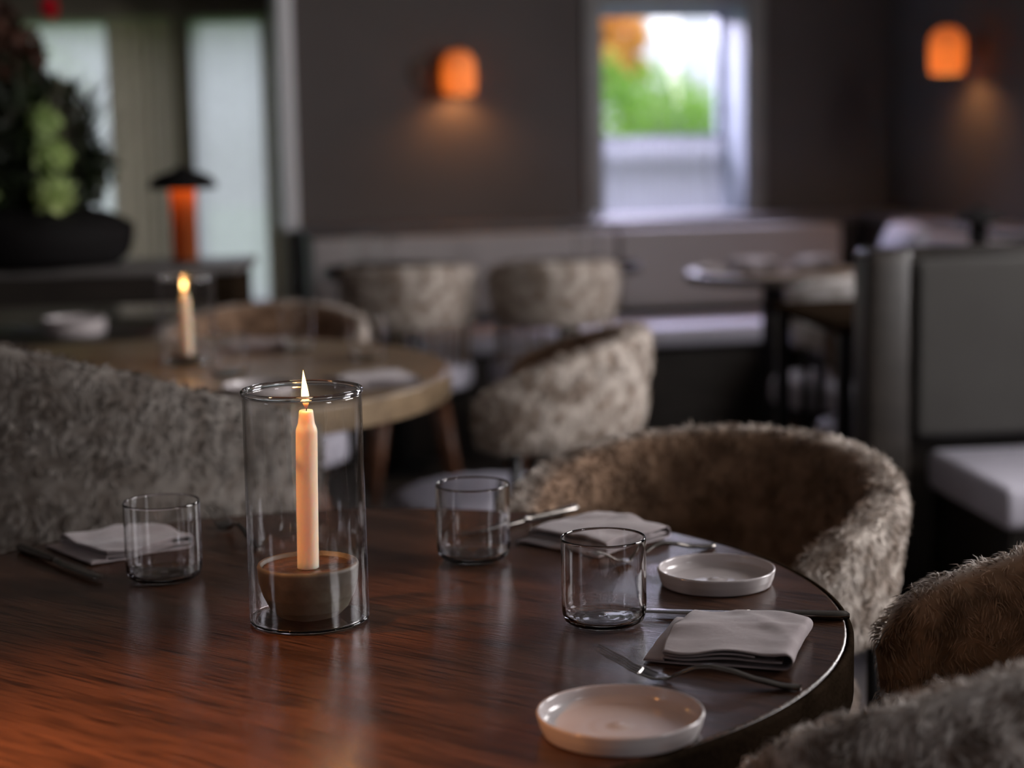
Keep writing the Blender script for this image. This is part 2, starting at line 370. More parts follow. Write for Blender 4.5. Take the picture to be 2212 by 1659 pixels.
# ------------------------------------------------------------------ the room
structure(boxm('floor', [Vector(p) for p in ((-3.7, -2.2, -.1), (4.6, -2.2, -.1), (4.6, 9.2, -.1), (-3.7, 9.2, -.1), (-3.7, -2.2, 0), (4.6, -2.2, 0), (4.6, 9.2, 0), (-3.7, 9.2, 0))], M_floor))
structure(boxm('ceiling', [Vector(p) for p in ((-3.7, -2.2, 2.75), (4.6, -2.2, 2.75), (4.6, 9.2, 2.75), (-3.7, 9.2, 2.75), (-3.7, -2.2, 2.85), (4.6, -2.2, 2.85), (4.6, 9.2, 2.85), (-3.7, 9.2, 2.85))], M_ceil))
T0 = -0.885                                    # left end of the back wall
WT0, WT1, WZ0, WZ1 = 0.405, 1.052, 0.86, 1.745  # window opening
def wallmesh(name, parts, m, fr):
    bm = bmesh.new()
    for (a0, a1, b0, b1, z0, z1) in parts:
        q = [(a0, b0), (a1, b0), (a1, b1), (a0, b1)]
        vs = [bm.verts.new(fr(a, b, z0)) for a, b in q] + [bm.verts.new(fr(a, b, z1)) for a, b in q]
        for fc in ((3, 2, 1, 0), (4, 5, 6, 7), (0, 1, 5, 4), (1, 2, 6, 5), (2, 3, 7, 6), (3, 0, 4, 7)): bm.faces.new([vs[i] for i in fc])
    bmesh.ops.recalc_face_normals(bm, faces=bm.faces)
    me = bpy.data.meshes.new(name); bm.to_mesh(me); bm.free()
    return link(name, me, m, smooth=False)
structure(wallmesh('wall_back', [(T0, WT0, 0, -0.34, 0, 2.8), (WT1, CORN+.3, 0, -0.34, 0, 2.8), (WT0, WT1, 0, -0.34, 0, WZ0), (WT0, WT1, 0, -0.34, WZ1, 2.05), (WT0, WT1, 0, -0.34, 2.70, 2.8)], M_wall, wf))
# right wall with two windows and an added third, out of frame
R1, R2, R3, R4 = 4.6, 5.8, 8.0, 9.0
structure(wallmesh('wall_right', [(0, 2.4, 0, -0.2, 0, 2.8), (3.2, R1, 0, -0.2, 0, 2.8), (2.4, 3.2, 0, -0.2, 0, 1.05), (2.4, 3.2, 0, -0.2, 2.3, 2.8), (R2, R3, 0, -0.2, 0, 2.8), (R4, 10.2, 0, -0.2, 0, 2.8), (R1, R2, 0, -0.2, 0, 1.05), (R1, R2, 0, -0.2, 2.4, 2.8), (R3, R4, 0, -0.2, 0, 0.95), (R3, R4, 0, -0.2, 2.3, 2.8)], M_wallr, rf))
idf = lambda a, b, c: Vector((a, b, c))
structure(wallmesh('wall_left', [(-3.6, -3.5, -2.1, -0.05, 0, 2.8), (-3.6, -3.5, 0.45, 9.0, 0, 2.8), (-3.6, -3.5, -0.05, 0.45, 0, 0.95), (-3.6, -3.5, -0.05, 0.45, 2.25, 2.8)], M_wall, idf))
structure(wallmesh('wall_front', [(-3.6, 4.4, -2.1, -2.0, 0, 2.8)], M_wall, idf))
# bay with curtained windows, left of the back wall
BY = 8.45
structure(wallmesh('wall_bay', [(-3.5, -0.95, BY, BY+.12, 0, 0.45), (-3.5, -0.90, BY, BY+.12, 1.76, 2.8), (-3.5, -2.75, BY, BY+.12, 0.45, 1.76), (-1.53, -1.44, BY-.03, BY+.12, 0.45, 1.76), (-1.03, -0.90, BY, BY+.12, 0, 1.76)], M_olive, idf))
e0 = wf(T0, 0.0)
structure(wallmesh('wall_bay_return', [(e0.x-.03, e0.x+.1, e0.y+.05, BY+.1, 0, 2.8)], M_wall, idf))
# pale casing at the end of the back wall
structure(box('trim_1', T0-.058, T0+.004, 0.03, -0.30, 0.84, 2.75, M_white, fr=wf, bevel=.006))
structure(box('trim_2', WT0-.075, WT0-.002, 0.02, 0.0, WZ0-.0, WZ1+.07, M_trim, fr=wf, bevel=.005))
structure(box('trim_3', WT1+.002, WT1+.075, 0.02, 0.0, WZ0-.0, WZ1+.07, M_trim, fr=wf, bevel=.005))
structure(box('trim_4', WT0-.0, WT1+.0, 0.02, 0.0, WZ1+.002, WZ1+.07, M_trim, fr=wf, bevel=.005))
structure(box('trim_5', -3.5, -0.93, BY-.10, BY-.001, 1.76, 1.84, M_olive, bevel=.01))

def window_unit(name, fr, a0, a1, n0, z0, z1, m, bars=(), fw=0.03, reveal=None, d=0.05):
    """frame ring (with bars) in local frame fr at depth n0, pane as a part"""
    bm = bmesh.new()
    def bb(a, b, c, d_, e_, f_):
        q = [(a, c), (b, c), (b, d_), (a, d_)]
        vs = [bm.verts.new(fr(x, y, e_)) for x, y in q] + [bm.verts.new(fr(x, y, f_)) for x, y in q]
        for fc in ((3, 2, 1, 0), (4, 5, 6, 7), (0, 1, 5, 4), (1, 2, 6, 5), (2, 3, 7, 6), (3, 0, 4, 7)): bm.faces.new([vs[i] for i in fc])
    bb(a0, a0+fw, n0, n0-d, z0, z1); bb(a1-fw, a1, n0, n0-d, z0, z1); bb(a0+fw, a1-fw, n0, n0-d, z0, z0+fw); bb(a0+fw, a1-fw, n0, n0-d, z1-fw, z1)
    for zb in bars: bb(a0+fw, a1-fw, n0, n0-d, zb-.014, zb+.014)
    if reveal:
        for r_ in reveal: bb(*r_)
    bmesh.ops.recalc_face_normals(bm, faces=bm.faces)
    me = bpy.data.meshes.new(name); bm.to_mesh(me); bm.free()
    w_ = structure(link(name, me, m, smooth=False))
    p = box('pane', a0+fw*.5, a1-fw*.5, n0-d*.45, n0-d*.55, z0+fw*.5, z1-fw*.5, M_pane, w_, fr=fr)
    return w_
e_ = 0.008
M_reveal = simple('blue_grey_window_paint', (0.36, 0.39, 0.44), None, 0.5)
window_unit('window_1', wf, WT0+e_, WT1-e_, -0.28, WZ0+.002, WZ1-e_, M_reveal, bars=(1.182,), fw=0.028,
            reveal=[(WT0, WT0+e_, -0.0, -0.34, WZ0, WZ1), (WT1-e_, WT1, -0.0, -0.34, WZ0, WZ1), (WT0, WT1, -0.0, -0.34, WZ1-e_, WZ1)])
window_unit('added_window_8', wf, WT0+.001, WT1-.001, -0.16, 2.051, 2.699, M_white, bars=(), fw=0.03)  # high window added above the view for the reflection on the table
window_unit('window_2', rf, R1, R2, -0.05, 1.05, 2.4, M_white, bars=(1.72,), fw=0.05)
window_unit('window_3', rf, R3, R4, -0.05, 0.95, 2.3, M_white, bars=(1.62,), fw=0.05)
window_unit('added_window_7', rf, 2.4, 3.2, -0.05, 1.05, 2.3, M_white, bars=(1.7,), fw=0.05)  # unseen window added to brighten the rear chairs
lf = lambda a, b, c: Vector((-3.5 + b, a, c))
window_unit('window_4', lf, -0.05, 0.45, -0.03, 0.95, 2.25, M_white, bars=(), fw=0.05)
bf = lambda a, b, c: Vector((a, BY - b, c))
window_unit('window_5', bf, -1.44, -1.03, -0.03, 0.45, 1.76, M_olive, fw=0.02)
window_unit('window_6', bf, -2.75, -1.53, -0.03, 0.45, 1.76, M_olive, fw=0.02)
# ledge that caps the banquette and runs under the back window
structure(box('trim_6', T0, CORN, 0.235, 0.001, 0.832, 0.86, M_ledge, fr=wf, bevel=.006))
structure(box('trim_7', WT0+.001, WT1-.001, 0.0, -0.28, 0.835, 0.861, M_white, fr=wf))
structure(box('trim_8', 0.236, 2.6, 0.235, 0.001, 0.832, 0.86, M_ledge, fr=rf, bevel=.006))

# curtains
def curtain(name, x0, x1, y, z0, z1, m, folds, amp, seed=0, fr=None, flare=0.0, parent=None):
    random.seed(seed); ph = [random.uniform(0, 6.28) for _ in range(6)]
    nx = int(folds*14); nz = 10; v = []; f = []
    fr = fr or idf
    for k in range(nz+1):
        z = z0 + (z1-z0)*k/nz
        for i in range(nx+1):
            s = i/nx
            w = 2*pi*folds*s
            d = amp*(sin(w + 0.8*sin(s*7+ph[0])) + 0.35*sin(2.3*w+ph[1]))*(0.8+0.2*(1-k/nz))
            x = x0 + (x1-x0)*(s + flare*(1-k/nz)*(s-.2)) + 0.2*amp*sin(w*1.5+ph[2])
            v.append(fr(x, y+d, z))
    for k in range(nz):
        for i in range(nx):
            a = k*(nx+1)+i; f.append((a, a+1, a+nx+2, a+nx+1))
    return link(name, meshdata(name, v, f), m, parent)
tag(curtain('curtain', -1.43, -1.03, BY-.14, 0.47, 1.745, M_sheer, 2, 0.006, 3), 'thin flat sheer curtain hanging over the narrow bay window, beside the mullion', 'curtain')
tag(curtain('curtain', -1.10, -1.02, BY-.18, 0.42, 1.75, M_drape, 3, 0.014, 5), 'gathered ivory curtain at the right end of the bay window', 'curtain')
tag(curtain('curtain', -1.80, -1.50, BY-.18, 0.42, 1.75, M_drape, 6, 0.02, 7), 'gathered ivory curtain in the middle of the bay, behind the mushroom lamp', 'curtain')
tag(curtain('curtain', -2.34, -1.79, BY-.14, 0.47, 1.745, M_sheer, 7, 0.010, 9), 'pale sheer curtain of the wide bay window, beside the potted plant', 'curtain')
cc = curtain('cafe_curtain', WT0+.045, WT1-.045, -0.215, 0.87, 1.172, M_cafe, 8, 0.010, 11, fr=wf, flare=0.03)
tag(cc, 'short white cafe curtain covering the lower half of the back window', 'curtain')
tube('curtain_rod', [wf(WT0+.012, -0.215, 1.176), wf(WT1-.012, -0.215, 1.176)], 0.005, M_white, cc)

# outside
structure(tag(boxm('ground_outside', [Vector(p) for p in ((-14, 9.3, -.15), (14, 9.3, -.15), (14, 30, -.15), (-14, 30, -.15), (-14, 9.3, -.05), (14, 9.3, -.05), (14, 30, -.05), (-14, 30, -.05))], M_lawn)))
def leafmesh(name, blobs, count, size, seed):
    rg = np.random.default_rng(seed); v = []; f = []
    wts = np.array([b_[3]**2 for b_ in blobs]); wts = wts/wts.sum()
    for b_, cnt in zip(blobs, (wts*count).astype(int)):
        cx_, cy_, cz_, r_ = b_[:4]
        d = rg.normal(size=(cnt, 3)); d /= np.linalg.norm(d, axis=1)[:, None]
        rr = r_*rg.uniform(.55, 1.05, (cnt, 1)); p = d*rr*np.array([1, 1, b_[4] if len(b_) > 4 else 1.0]) + np.array([cx_, cy_, cz_])
        a = rg.normal(size=(cnt, 3)); a /= np.linalg.norm(a, axis=1)[:, None]
        c_ = np.cross(a, rg.normal(size=(cnt, 3))); c_ /= np.linalg.norm(c_, axis=1)[:, None]
        s = size*rg.uniform(.6, 1.3, (cnt, 1))
        for i in range(cnt):
            k = len(v); v += [tuple(p[i]-a[i]*s[i]), tuple(p[i]+c_[i]*s[i]*.45), tuple(p[i]+a[i]*s[i]), tuple(p[i]-c_[i]*s[i]*.45)]
            f.append((k, k+1, k+2, k+3))
    return meshdata(name, v, f)
def tree(label, cat, blobs, count, size, m, trunk, seed):
    x, y, h, r = trunk
    t_ = empty('garden_tree' if cat == 'tree' else 'garden_bush', (x, y, -.05)); tag(t_, label, cat)
    bl = [(b_[0]-x, b_[1]-y, b_[2]+.05)+tuple(b_[3:]) for b_ in blobs]
    link('foliage', leafmesh('foliage', bl, count, size, seed), m, t_, smooth=False)
    tube('trunk', [(0, 0, 0), (0.03, 0, h*.5), (0, 0.02, h)], [r, r*.8, r*.5], M_bark, t_, 8)
    return t_
# seen through the back window (direction about x = 0.06..0.13 of the distance)
tree('round green bush outside the back window, right of the autumn tree', 'bush', [(1.55, 12.6, 0.95, .50), (1.25, 12.4, 1.16, .36), (0.98, 12.2, 1.36, .30), (0.74, 12.3, 1.2, .36), (0.62, 12.4, 1.55, .2), (1.05, 12.2, .5, .6), (1.6, 12.3, .4, .6)], 11000, 0.035, M_leafg, (1.2, 12.3, .8, .05), 1)
tree('orange and yellow autumn tree outside the back window', 'tree', [(0.86, 13.3, 1.86, .17), (0.74, 13.2, 1.66, .15), (0.66, 13.4, 1.98, .2), (0.93, 13.4, 1.62, .12)], 2600, 0.035, M_leafy, (0.85, 13.3, 1.7, .05), 2)
tree('green bushy tree outside the bay window behind the potted plant', 'tree', [(-3.2, 11.6, 1.3, .6), (-2.95, 11.8, .6, .6), (-3.5, 11.6, .5, .7)], 6000, 0.04, M_leafg, (-3.1, 11.7, 1.2, .06), 4)

# ------------------------------------------------------------------ banquettes
def chan_cushion(name, fr, a0, a1, n0, n1, z0, z1, m, parent, chan=0.0, bev=0.02):
    return box(name, a0, a1, n0, n1, z0, z1, m, parent, bevel=bev, fr=fr, seg=3)
bq = empty('banquette', wf(0.4, 0.5, 0)); tag(bq, 'long grey upholstered banquette along the back wall under the window', 'banquette')
def inp(o, root):
    o.parent = root; o.matrix_parent_inverse = root.matrix_basis.inverted(); return o
def pbox(root, name, *a, **k):
    return inp(box(name, *a, **k), root)
pbox(bq, 'backrest', T0+.02, 0.38, 0.33, 0.236, 0.50, 0.825, M_bench, fr=wf, bevel=.02, seg=3)
pbox(bq, 'backrest', 0.39, CORN-.34, 0.33, 0.236, 0.50, 0.825, M_bench, fr=wf, bevel=.02, seg=3)
pbox(bq, 'back_frame', T0+.02, CORN, 0.235, 0.001, 0.0, 0.83, M_dark, fr=wf)
pbox(bq, 'seat_cushion', T0+.02, CORN-.01, 0.82, 0.30, 0.40, 0.475, M_seat, fr=wf, bevel=.02, seg=3)
pbox(bq, 'base', T0+.02, CORN-.01, 0.76, 0.24, 0.0, 0.398, M_dark, fr=wf)
b2 = empty('banquette', rf(1.7, 0.5, 0)); tag(b2, 'grey upholstered banquette along the right wall beneath the sconce', 'banquette')
pbox(b2, 'backrest', 0.86, 1.75, 0.33, 0.236, 0.50, 0.825, M_bench, fr=rf, bevel=.02, seg=3)
pbox(b2, 'back_frame', 0.26, 1.75, 0.235, 0.001, 0.0, 0.83, M_dark, fr=rf)
pbox(b2, 'seat_cushion', 0.84, 1.75, 0.82, 0.30, 0.40, 0.475, M_seat, fr=rf, bevel=.02, seg=3)
pbox(b2, 'base', 0.84, 1.75, 0.76, 0.24, 0.0, 0.398, M_dark, fr=rf)
# pale cushion added for the lit patch on the banquette back
def pillow(w, h, d, m, name='cushion'):
    n_ = 14; v = []; f = []
    for s in (1, -1):
        for j in range(n_+1):
            for i in range(n_+1):
                x = -1+2*i/n_; z = -1+2*j/n_
                th = d*((1-abs(x)**2.6)*(1-abs(z)**2.6))**0.45
                pinch = 1-0.06*(x*x*z*z)
                v.append((x*w/2*pinch, s*th/2, z*h/2*pinch+h/2))
    N2 = (n_+1)**2
    for s in range(2):
        for j in range(n_):
            for i in range(n_):
                a = s*N2+j*(n_+1)+i; q = (a, a+1, a+n_+2, a+n_+1); f.append(q if s == 0 else q[::-1])
    me = meshdata(name, v, f); bm = bmesh.new(); bm.from_mesh(me); bmesh.ops.remove_doubles(bm, verts=bm.verts, dist=1e-5); bmesh.ops.recalc_face_normals(bm, faces=bm.faces); bm.to_mesh(me); bm.free()
    return link(name, me, m)
pc = pillow(0.34, 0.40, 0.12, M_seat); pc.location = rf(1.10, 0.475, 0.478); pc.rotation_euler = (rad(-12), 0, rad(12-90))
tag(pc, 'pale cushion added for the lit patch on the right wall banquette, seen above the booth post', 'cushion')

# booth at the right
bo = empty('booth', (1.5, 4.3, 0), 0); tag(bo, 'dark framed booth bench with grey padded back and pale seat', 'booth')
BA = rad(7)
def boothf(a, b, z): # a along x, b depth towards camera is negative
    return Vector((0.815 + a*cos(BA) - b*sin(BA)*-1*0 + 0*b, 4.22 + b + a*0.0, z)) + Vector((b*-sin(BA)*1.0, a*sin(BA), 0))
pbox(bo, 'end_post', 0.028, 0.135, 0.0, 0.13, 0.0, 0.955, M_dark, fr=boothf, bevel=.018, seg=3)
pbox(bo, 'back_frame', 0.136, 1.55, 0.10, 0.13, 0.0, 0.955, M_dark, fr=boothf, bevel=.01)
pbox(bo, 'back_cushion', 0.150, 1.54, 0.015, 0.099, 0.50, 0.925, M_booth, fr=boothf, bevel=.022, seg=4)
pbox(bo, 'seat_cushion', 0.19, 1.55, -0.44, 0.05, 0.375, 0.47, M_seat, fr=boothf, bevel=.02, seg=3)
pbox(bo, 'base', 0.23, 1.55, -0.38, 0.099, 0.0, 0.373, M_dark, fr=boothf)

# ------------------------------------------------------------------ tables
def superdisc(r, h, edge): # rounded table top profile
    return [(0, -h), (r-edge, -h), (r-edge*.3, -h+edge*.3), (r, -h+edge), (r, -edge), (r-edge*.3, -edge*.3), (r-edge, 0), (0, 0)]
def round_table(name, x, y, r, z, thick, label, mt, me_, edge=0.004, base=True, seg=128, braised=.2):
    t_ = empty(name, (x, y, 0)); tag(t_, label, 'table')
    lathe('tabletop', [(0, -.03), (r-.02, -.03), (r-.006, -.03), (r-.006, -edge), (r-.006-edge*.4, -edge*.35), (r-.006-edge, 0), (0, 0)], mt, t_, (0, 0, z), seg)
    tt_ = [c for c in t_.children if c.name.startswith('tabletop')][0]
    lathe('edge_band', [(r-.006, -thick), (r-.001, -thick), (r, -thick+.002), (r, -edge-.0005), (r-edge*.5, -.0009), (r-.0062, -.0006), (r-.0062, -thick), (r-.006, -thick)], me_, tt_, None, seg)
    lathe('apron', [(0, -thick), (r-.0065, -thick), (r-.0065, -.0302), (0, -.0302)], me_, t_, (0, 0, z), 64)
    lathe('pedestal', [(0, .02), (.04, .02), (.04, z-thick-.001), (0, z-thick-.001)], M_blackm, t_, None, 24)
    lathe('foot', [(0, 0.0), (r*.45, 0.0), (r*.45, .012), (r*.40, .018), (.05, .03), (0, .03)], M_blackm, t_, None, 48)
    return t_
TC = (-0.198, 1.882); TR = 0.551; TZ = 0.75
t1 = round_table('dining_table', TC[0], TC[1], TR, TZ, 0.062, 'round dark oak table in the foreground with the burning candle at its centre', M_table, M_edge)
round_table('dining_table', -0.79, 3.84, 0.66, TZ, 0.055, 'round pale oak table behind the foreground one, with its own lit candle', M_oak2, M_oak2)
round_table('dining_table', 0.90, 6.15, 0.30, TZ, 0.03, 'small round wooden table in front of the banquette, right of the back window', M_oak2, M_dark)
round_table('dining_table', -0.42, 6.60, 0.27, TZ, 0.03, 'small round table behind the left one of the two rear fur chairs', M_edge, M_dark)
round_table('dining_table', 0.21, 6.62, 0.27, TZ, 0.03, 'small round table with a glass candle cylinder behind the right rear fur chair', M_edge, M_dark)
round_table('dining_table', 1.53, 5.90, 0.22, TZ, 0.03, 'small round table behind the booth, carrying the black dome lamp', M_edge, M_dark)
# square table near the booth
sq = empty('square_table', (1.075, 4.85, 0), rad(8)); tag(sq, 'square dark topped table behind the booth end post', 'table')
box('tabletop', -.30, .30, -.30, .30, .725, .75, M_edge, sq, bevel=.006)
for sx_, sy_ in ((1, 1), (1, -1), (-1, 1), (-1, -1)):
    box('leg', sx_*.27-.018, sx_*.27+.018, sy_*.27-.018, sy_*.27+.018, 0, .7245, M_blackm, sq, bevel=.003)

# ------------------------------------------------------------------ fur chairs
def hash_noise(p, s): return noise.noise(Vector(p)*s)
def shell_fn(a, b, n_, phi, zb, zt_back, zt_end, pa, pb, th):
    c_, s_ = cos(phi), sin(phi)
    rho = (abs(c_/a)**n_ + abs(s_/b)**n_)**(-1.0/n_)
    return rho
def chair(label, x, y, back_deg, a=0.245, b=0.245, n_=2.0, pa=120, pb=120, zb=0.54, zt=0.80, zte=0.72, th=0.07,
          strands=6000, slen=0.02, swid=0.0022, seed=1, seat_r=0.225, seatz=0.475, posts=(0, 80, -80), seat_off=0.0, cat='chair', group=None, power=2.0, zte2=None, power2=None, ms=None, mf=None, rnd=.09, spindles=0):
    """x,y centre, back_deg: world direction the back points to. local +X = back"""
    root = empty('fur_chair', (x, y, 0), rad(back_deg)); tag(root, label, cat, group)
    rg = np.random.default_rng(seed)
    P0, P1 = -rad(pa), rad(pb)
    # ---- surface function of (u,v): u along wing 0..1, v around the section 0..1
    def S(u, v):
        u = np.asarray(u, float); v = np.asarray(v, float)
        ph = P0 + (P1-P0)*u
        c_, s_ = np.cos(ph), np.sin(ph)
        rho = (np.abs(c_/a)**n_ + np.abs(s_/b)**n_)**(-1.0/n_)
        # wing factor 0 at back .. 1 at the wing end
        w = np.where(ph < 0, -ph/(-P0), ph/P1); w = np.clip(w, 0, 1)
        ztop = zt + (np.where(ph < 0, (zte2 if zte2 else zte), zte)-zt)*np.where(ph < 0, w**(power2 or power), w**power)
        # rounded closing of the ends
        end = np.clip((np.minimum(u, 1-u))*(P1-P0)*max(a, b)/rnd, 0, 1)
        clo = np.sqrt(np.clip(1-(1-end)**2.4, 0, 1))
        hh = (ztop-zb)/2*(0.45+0.55*clo)
        zc = (ztop+zb)/2
        tt = th/2*np.maximum(clo, 0.02)
        q = 2*pi*v
        cq, sq_ = np.cos(q), np.sin(q)
        ex = 0.55
        dx = np.sign(cq)*np.abs(cq)**ex*tt; dz = np.sign(sq_)*np.abs(sq_)**ex*hh
        # lean the shell outward a little at the top
        lean = 0.012*(dz/np.maximum(hh, 1e-4))
        r_ = rho + dx + lean
        return np.stack([r_*c_, r_*s_, zc+dz], -1), cq
    NU, NV = 56, 28
    U, V = np.meshgrid(np.linspace(0, 1, NU), np.arange(NV)/NV, indexing='ij')
    p, cq = S(U, V)
    verts = p.reshape(-1, 3).tolist(); faces = []
    for i in range(NU-1):
        for j in range(NV):
            k = (j+1) % NV
            faces.append((i*NV+j, (i+1)*NV+j, (i+1)*NV+k, i*NV+k))
    faces.append(tuple(range(NV))); faces.append(tuple((NU-1)*NV+j for j in range(NV-1, -1, -1)))
    tip = [0.25]*len(verts); inner = (1/(1+np.exp(12*(cq.reshape(-1)+0.15)))).tolist()
    # ---- fur strands
    uu = rg.uniform(0, 1, strands*2); vv = rg.uniform(0, 1, strands*2)
    q0, cqv = S(uu, vv)
    eps = 1e-3
    qu, _ = S(np.clip(uu+eps, 0, 1), vv); qv, _ = S(uu, vv+eps)
    du = (qu-q0)*np.where(uu+eps > 1, -1, 1)[:, None]; dv = qv-q0
    N = np.cross(du, dv); ar = np.linalg.norm(N, axis=1)
    keep = rg.uniform(0, np.quantile(ar, .97), len(ar)) < ar
    idx = np.nonzero(keep)[0][:strands]
    q0, N, ar, cqv = q0[idx], N[idx], ar[idx], cqv[idx]
    N = N/np.maximum(ar, 1e-12)[:, None]
    cen = np.stack([np.zeros(len(N)), np.zeros(len(N)), q0[:, 2]], 1)
    rad_out = q0-cen; rad_out /= np.maximum(np.linalg.norm(rad_out, axis=1), 1e-6)[:, None]
    # make the normals point away from the shell's mid surface
    sgn = np.sign((N*rad_out).sum(1)*np.sign(cqv)); sgn[sgn == 0] = 1
    N = N*sgn[:, None]
    cell = 22.0
    F1 = np.array([[noise.noise(Vector((*(c*cell),))), noise.noise(Vector((*(c*cell+7.3),))), noise.noise(Vector((*(c*cell+19.1),)))] for c in q0])
    F2 = np.array([[noise.noise(Vector((*(c*70),))), noise.noise(Vector((*(c*70+7.3),))), noise.noise(Vector((*(c*70+19.1),)))] for c in q0])
    ins = 1/(1+np.exp(12*(cqv+0.15)))
    flow = np.array([0, 0, -0.9])[None, :] + 1.5*F1 + 1.1*F2 + rg.normal(0, .18, F1.shape)
    flow = flow - (flow*N).sum(1)[:, None]*N
    Ls = slen*rg.uniform(.6, 1.25, len(N))*(1-0.12*ins)
    d0 = N*(0.50+0.12*ins)[:, None] + flow*0.65; d0 /= np.linalg.norm(d0, axis=1)[:, None]
    d1 = N*(0.06+0.10*ins)[:, None] + flow*0.9; d1 /= np.maximum(np.linalg.norm(d1, axis=1), 1e-6)[:, None]
    side = np.cross(d0, N + rg.normal(0, .4, N.shape)); side /= np.maximum(np.linalg.norm(side, axis=1), 1e-6)[:, None]
    wd = swid*rg.uniform(.7, 1.3, len(N))[:, None]*0.5
    base = q0 - N*0.002
    a0, a1 = base-side*wd, base+side*wd
    mid_ = base + d0*(Ls*0.5)[:, None]; b0, b1 = mid_-side*wd*.8, mid_+side*wd*.8
    tp = mid_ + d1*(Ls*0.55)[:, None]
    blk = np.stack([a0, a1, b1, b0, tp], 1).reshape(-1, 3)
    k0 = len(verts); n5 = len(N)
    allv = np.concatenate([np.array(verts), blk]); 
    fb = []
    for i in range(n5):
        k = k0+5*i; fb.append((k, k+1, k+2, k+3)); fb.append((k+3, k+2, k+4))
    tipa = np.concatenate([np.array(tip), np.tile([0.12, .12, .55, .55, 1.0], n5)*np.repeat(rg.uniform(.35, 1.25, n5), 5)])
    inna = np.concatenate([np.array(inner), np.repeat(ins, 5)])
    me = meshdata('backrest', allv.tolist(), faces+fb)
    at = me.attributes.new('tip', 'FLOAT', 'POINT'); at.data.foreach_set('value', tipa.astype(np.float32))
    at = me.attributes.new('inner', 'FLOAT', 'POINT'); at.data.foreach_set('value', inna.astype(np.float32))
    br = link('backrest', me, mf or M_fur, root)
    # ---- seat: padded disc with a channelled side
    sr = seat_r
    prof = [(0, seatz-.085), (sr-.02, seatz-.085), (sr-.004, seatz-.078), (sr, seatz-.062), (sr, seatz-.025), (sr-.006, seatz-.01), (sr-.022, seatz-.001), (sr-.06, seatz+.002), (0, seatz+.004)]
    lathe('seat', prof, ms or M_seat, root, (seat_off, 0, 0), 144, fn=lambda an, z: 1.0-0.05*(abs(cos(an*11))**8)*(1 if z < seatz-.0005 else 0.5))
    lathe('seat_frame', [(0, seatz-.115), (sr-.03, seatz-.115), (sr-.025, seatz-.11), (sr-.025, seatz-.0855), (0, seatz-.0855)], M_blackm, root, (seat_off, 0, 0), 40)
    for pd in posts:
        pr_ = rad(pd); c_, s_ = cos(pr_), sin(pr_)
        rho = (abs(c_/a)**n_ + abs(s_/b)**n_)**(-1.0/n_)
        w = tube('back_post', [((sr-.05)*c_+seat_off*.5, (sr-.05)*s_, seatz-.10), (rho*c_*.97, rho*s_*.97, seatz-.10), (rho*c_, rho*s_, seatz-.07), (rho*c_, rho*s_, zb+.07)], [.013]*4, M_blackm, root, 8)
    for k in range(spindles):
        pr_ = rad(-82+164*k/(spindles-1)); c_, s_ = cos(pr_), sin(pr_)
        rho = (abs(c_/a)**n_ + abs(s_/b)**n_)**(-1.0/n_)
        tube('spindle', [(min(rho, sr-.02)*c_, min(rho, sr-.02)*s_, seatz-.03), (rho*c_, rho*s_, zb+.05)], .0065, M_oak2, root, 8)
    for k in range(4):
        an = rad(45+90*k)
        tube('leg', [((sr*.62)*cos(an)+seat_off, (sr*.62)*sin(an), seatz-.116), ((sr*.98)*cos(an)+seat_off, (sr*.98)*sin(an), 0.0)], [.021, .012], M_leg, root, 12)
    return root
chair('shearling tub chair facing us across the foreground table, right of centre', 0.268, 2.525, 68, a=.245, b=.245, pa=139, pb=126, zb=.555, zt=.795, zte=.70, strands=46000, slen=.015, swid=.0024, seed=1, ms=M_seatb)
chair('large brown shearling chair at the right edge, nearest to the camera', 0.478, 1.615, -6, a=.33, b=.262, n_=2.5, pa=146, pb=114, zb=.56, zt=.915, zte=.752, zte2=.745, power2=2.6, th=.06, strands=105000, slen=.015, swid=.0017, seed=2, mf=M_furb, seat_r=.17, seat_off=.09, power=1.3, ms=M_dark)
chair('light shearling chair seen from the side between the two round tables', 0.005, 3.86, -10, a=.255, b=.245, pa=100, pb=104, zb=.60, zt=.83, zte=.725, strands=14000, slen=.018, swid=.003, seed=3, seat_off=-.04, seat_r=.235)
chair('wide shearling chair with fur darkened for shade, seen from behind at the left edge', -0.93, 3.02, -82, a=.40, b=.56, n_=2.2, pa=93, pb=93, zb=.56, zt=.985, zte=.735, th=.075, strands=36000, slen=.018, swid=.003, seed=4, seat_r=.30, seatz=.47, power=1.35, mf=M_fur_shade)
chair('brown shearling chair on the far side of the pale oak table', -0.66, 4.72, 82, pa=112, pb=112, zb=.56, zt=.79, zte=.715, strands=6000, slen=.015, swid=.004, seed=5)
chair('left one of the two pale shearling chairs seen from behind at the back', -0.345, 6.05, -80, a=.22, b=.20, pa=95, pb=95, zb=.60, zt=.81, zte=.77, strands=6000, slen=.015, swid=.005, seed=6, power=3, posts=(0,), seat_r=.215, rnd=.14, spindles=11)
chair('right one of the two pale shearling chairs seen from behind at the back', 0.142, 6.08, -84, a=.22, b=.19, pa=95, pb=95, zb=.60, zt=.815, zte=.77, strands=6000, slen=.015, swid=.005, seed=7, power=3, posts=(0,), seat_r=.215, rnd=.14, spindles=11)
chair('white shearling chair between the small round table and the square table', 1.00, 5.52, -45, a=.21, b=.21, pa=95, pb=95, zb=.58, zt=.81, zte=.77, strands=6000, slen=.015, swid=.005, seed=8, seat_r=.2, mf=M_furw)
chair('shearling chair pushed under the square table, only its pale seat in view', 1.03, 4.87, 80, a=.19, b=.19, pa=60, pb=60, zb=.53, zt=.71, zte=.68, strands=2500, slen=.015, swid=.005, seed=9, seat_r=.2, seatz=.46, seat_off=-.10)

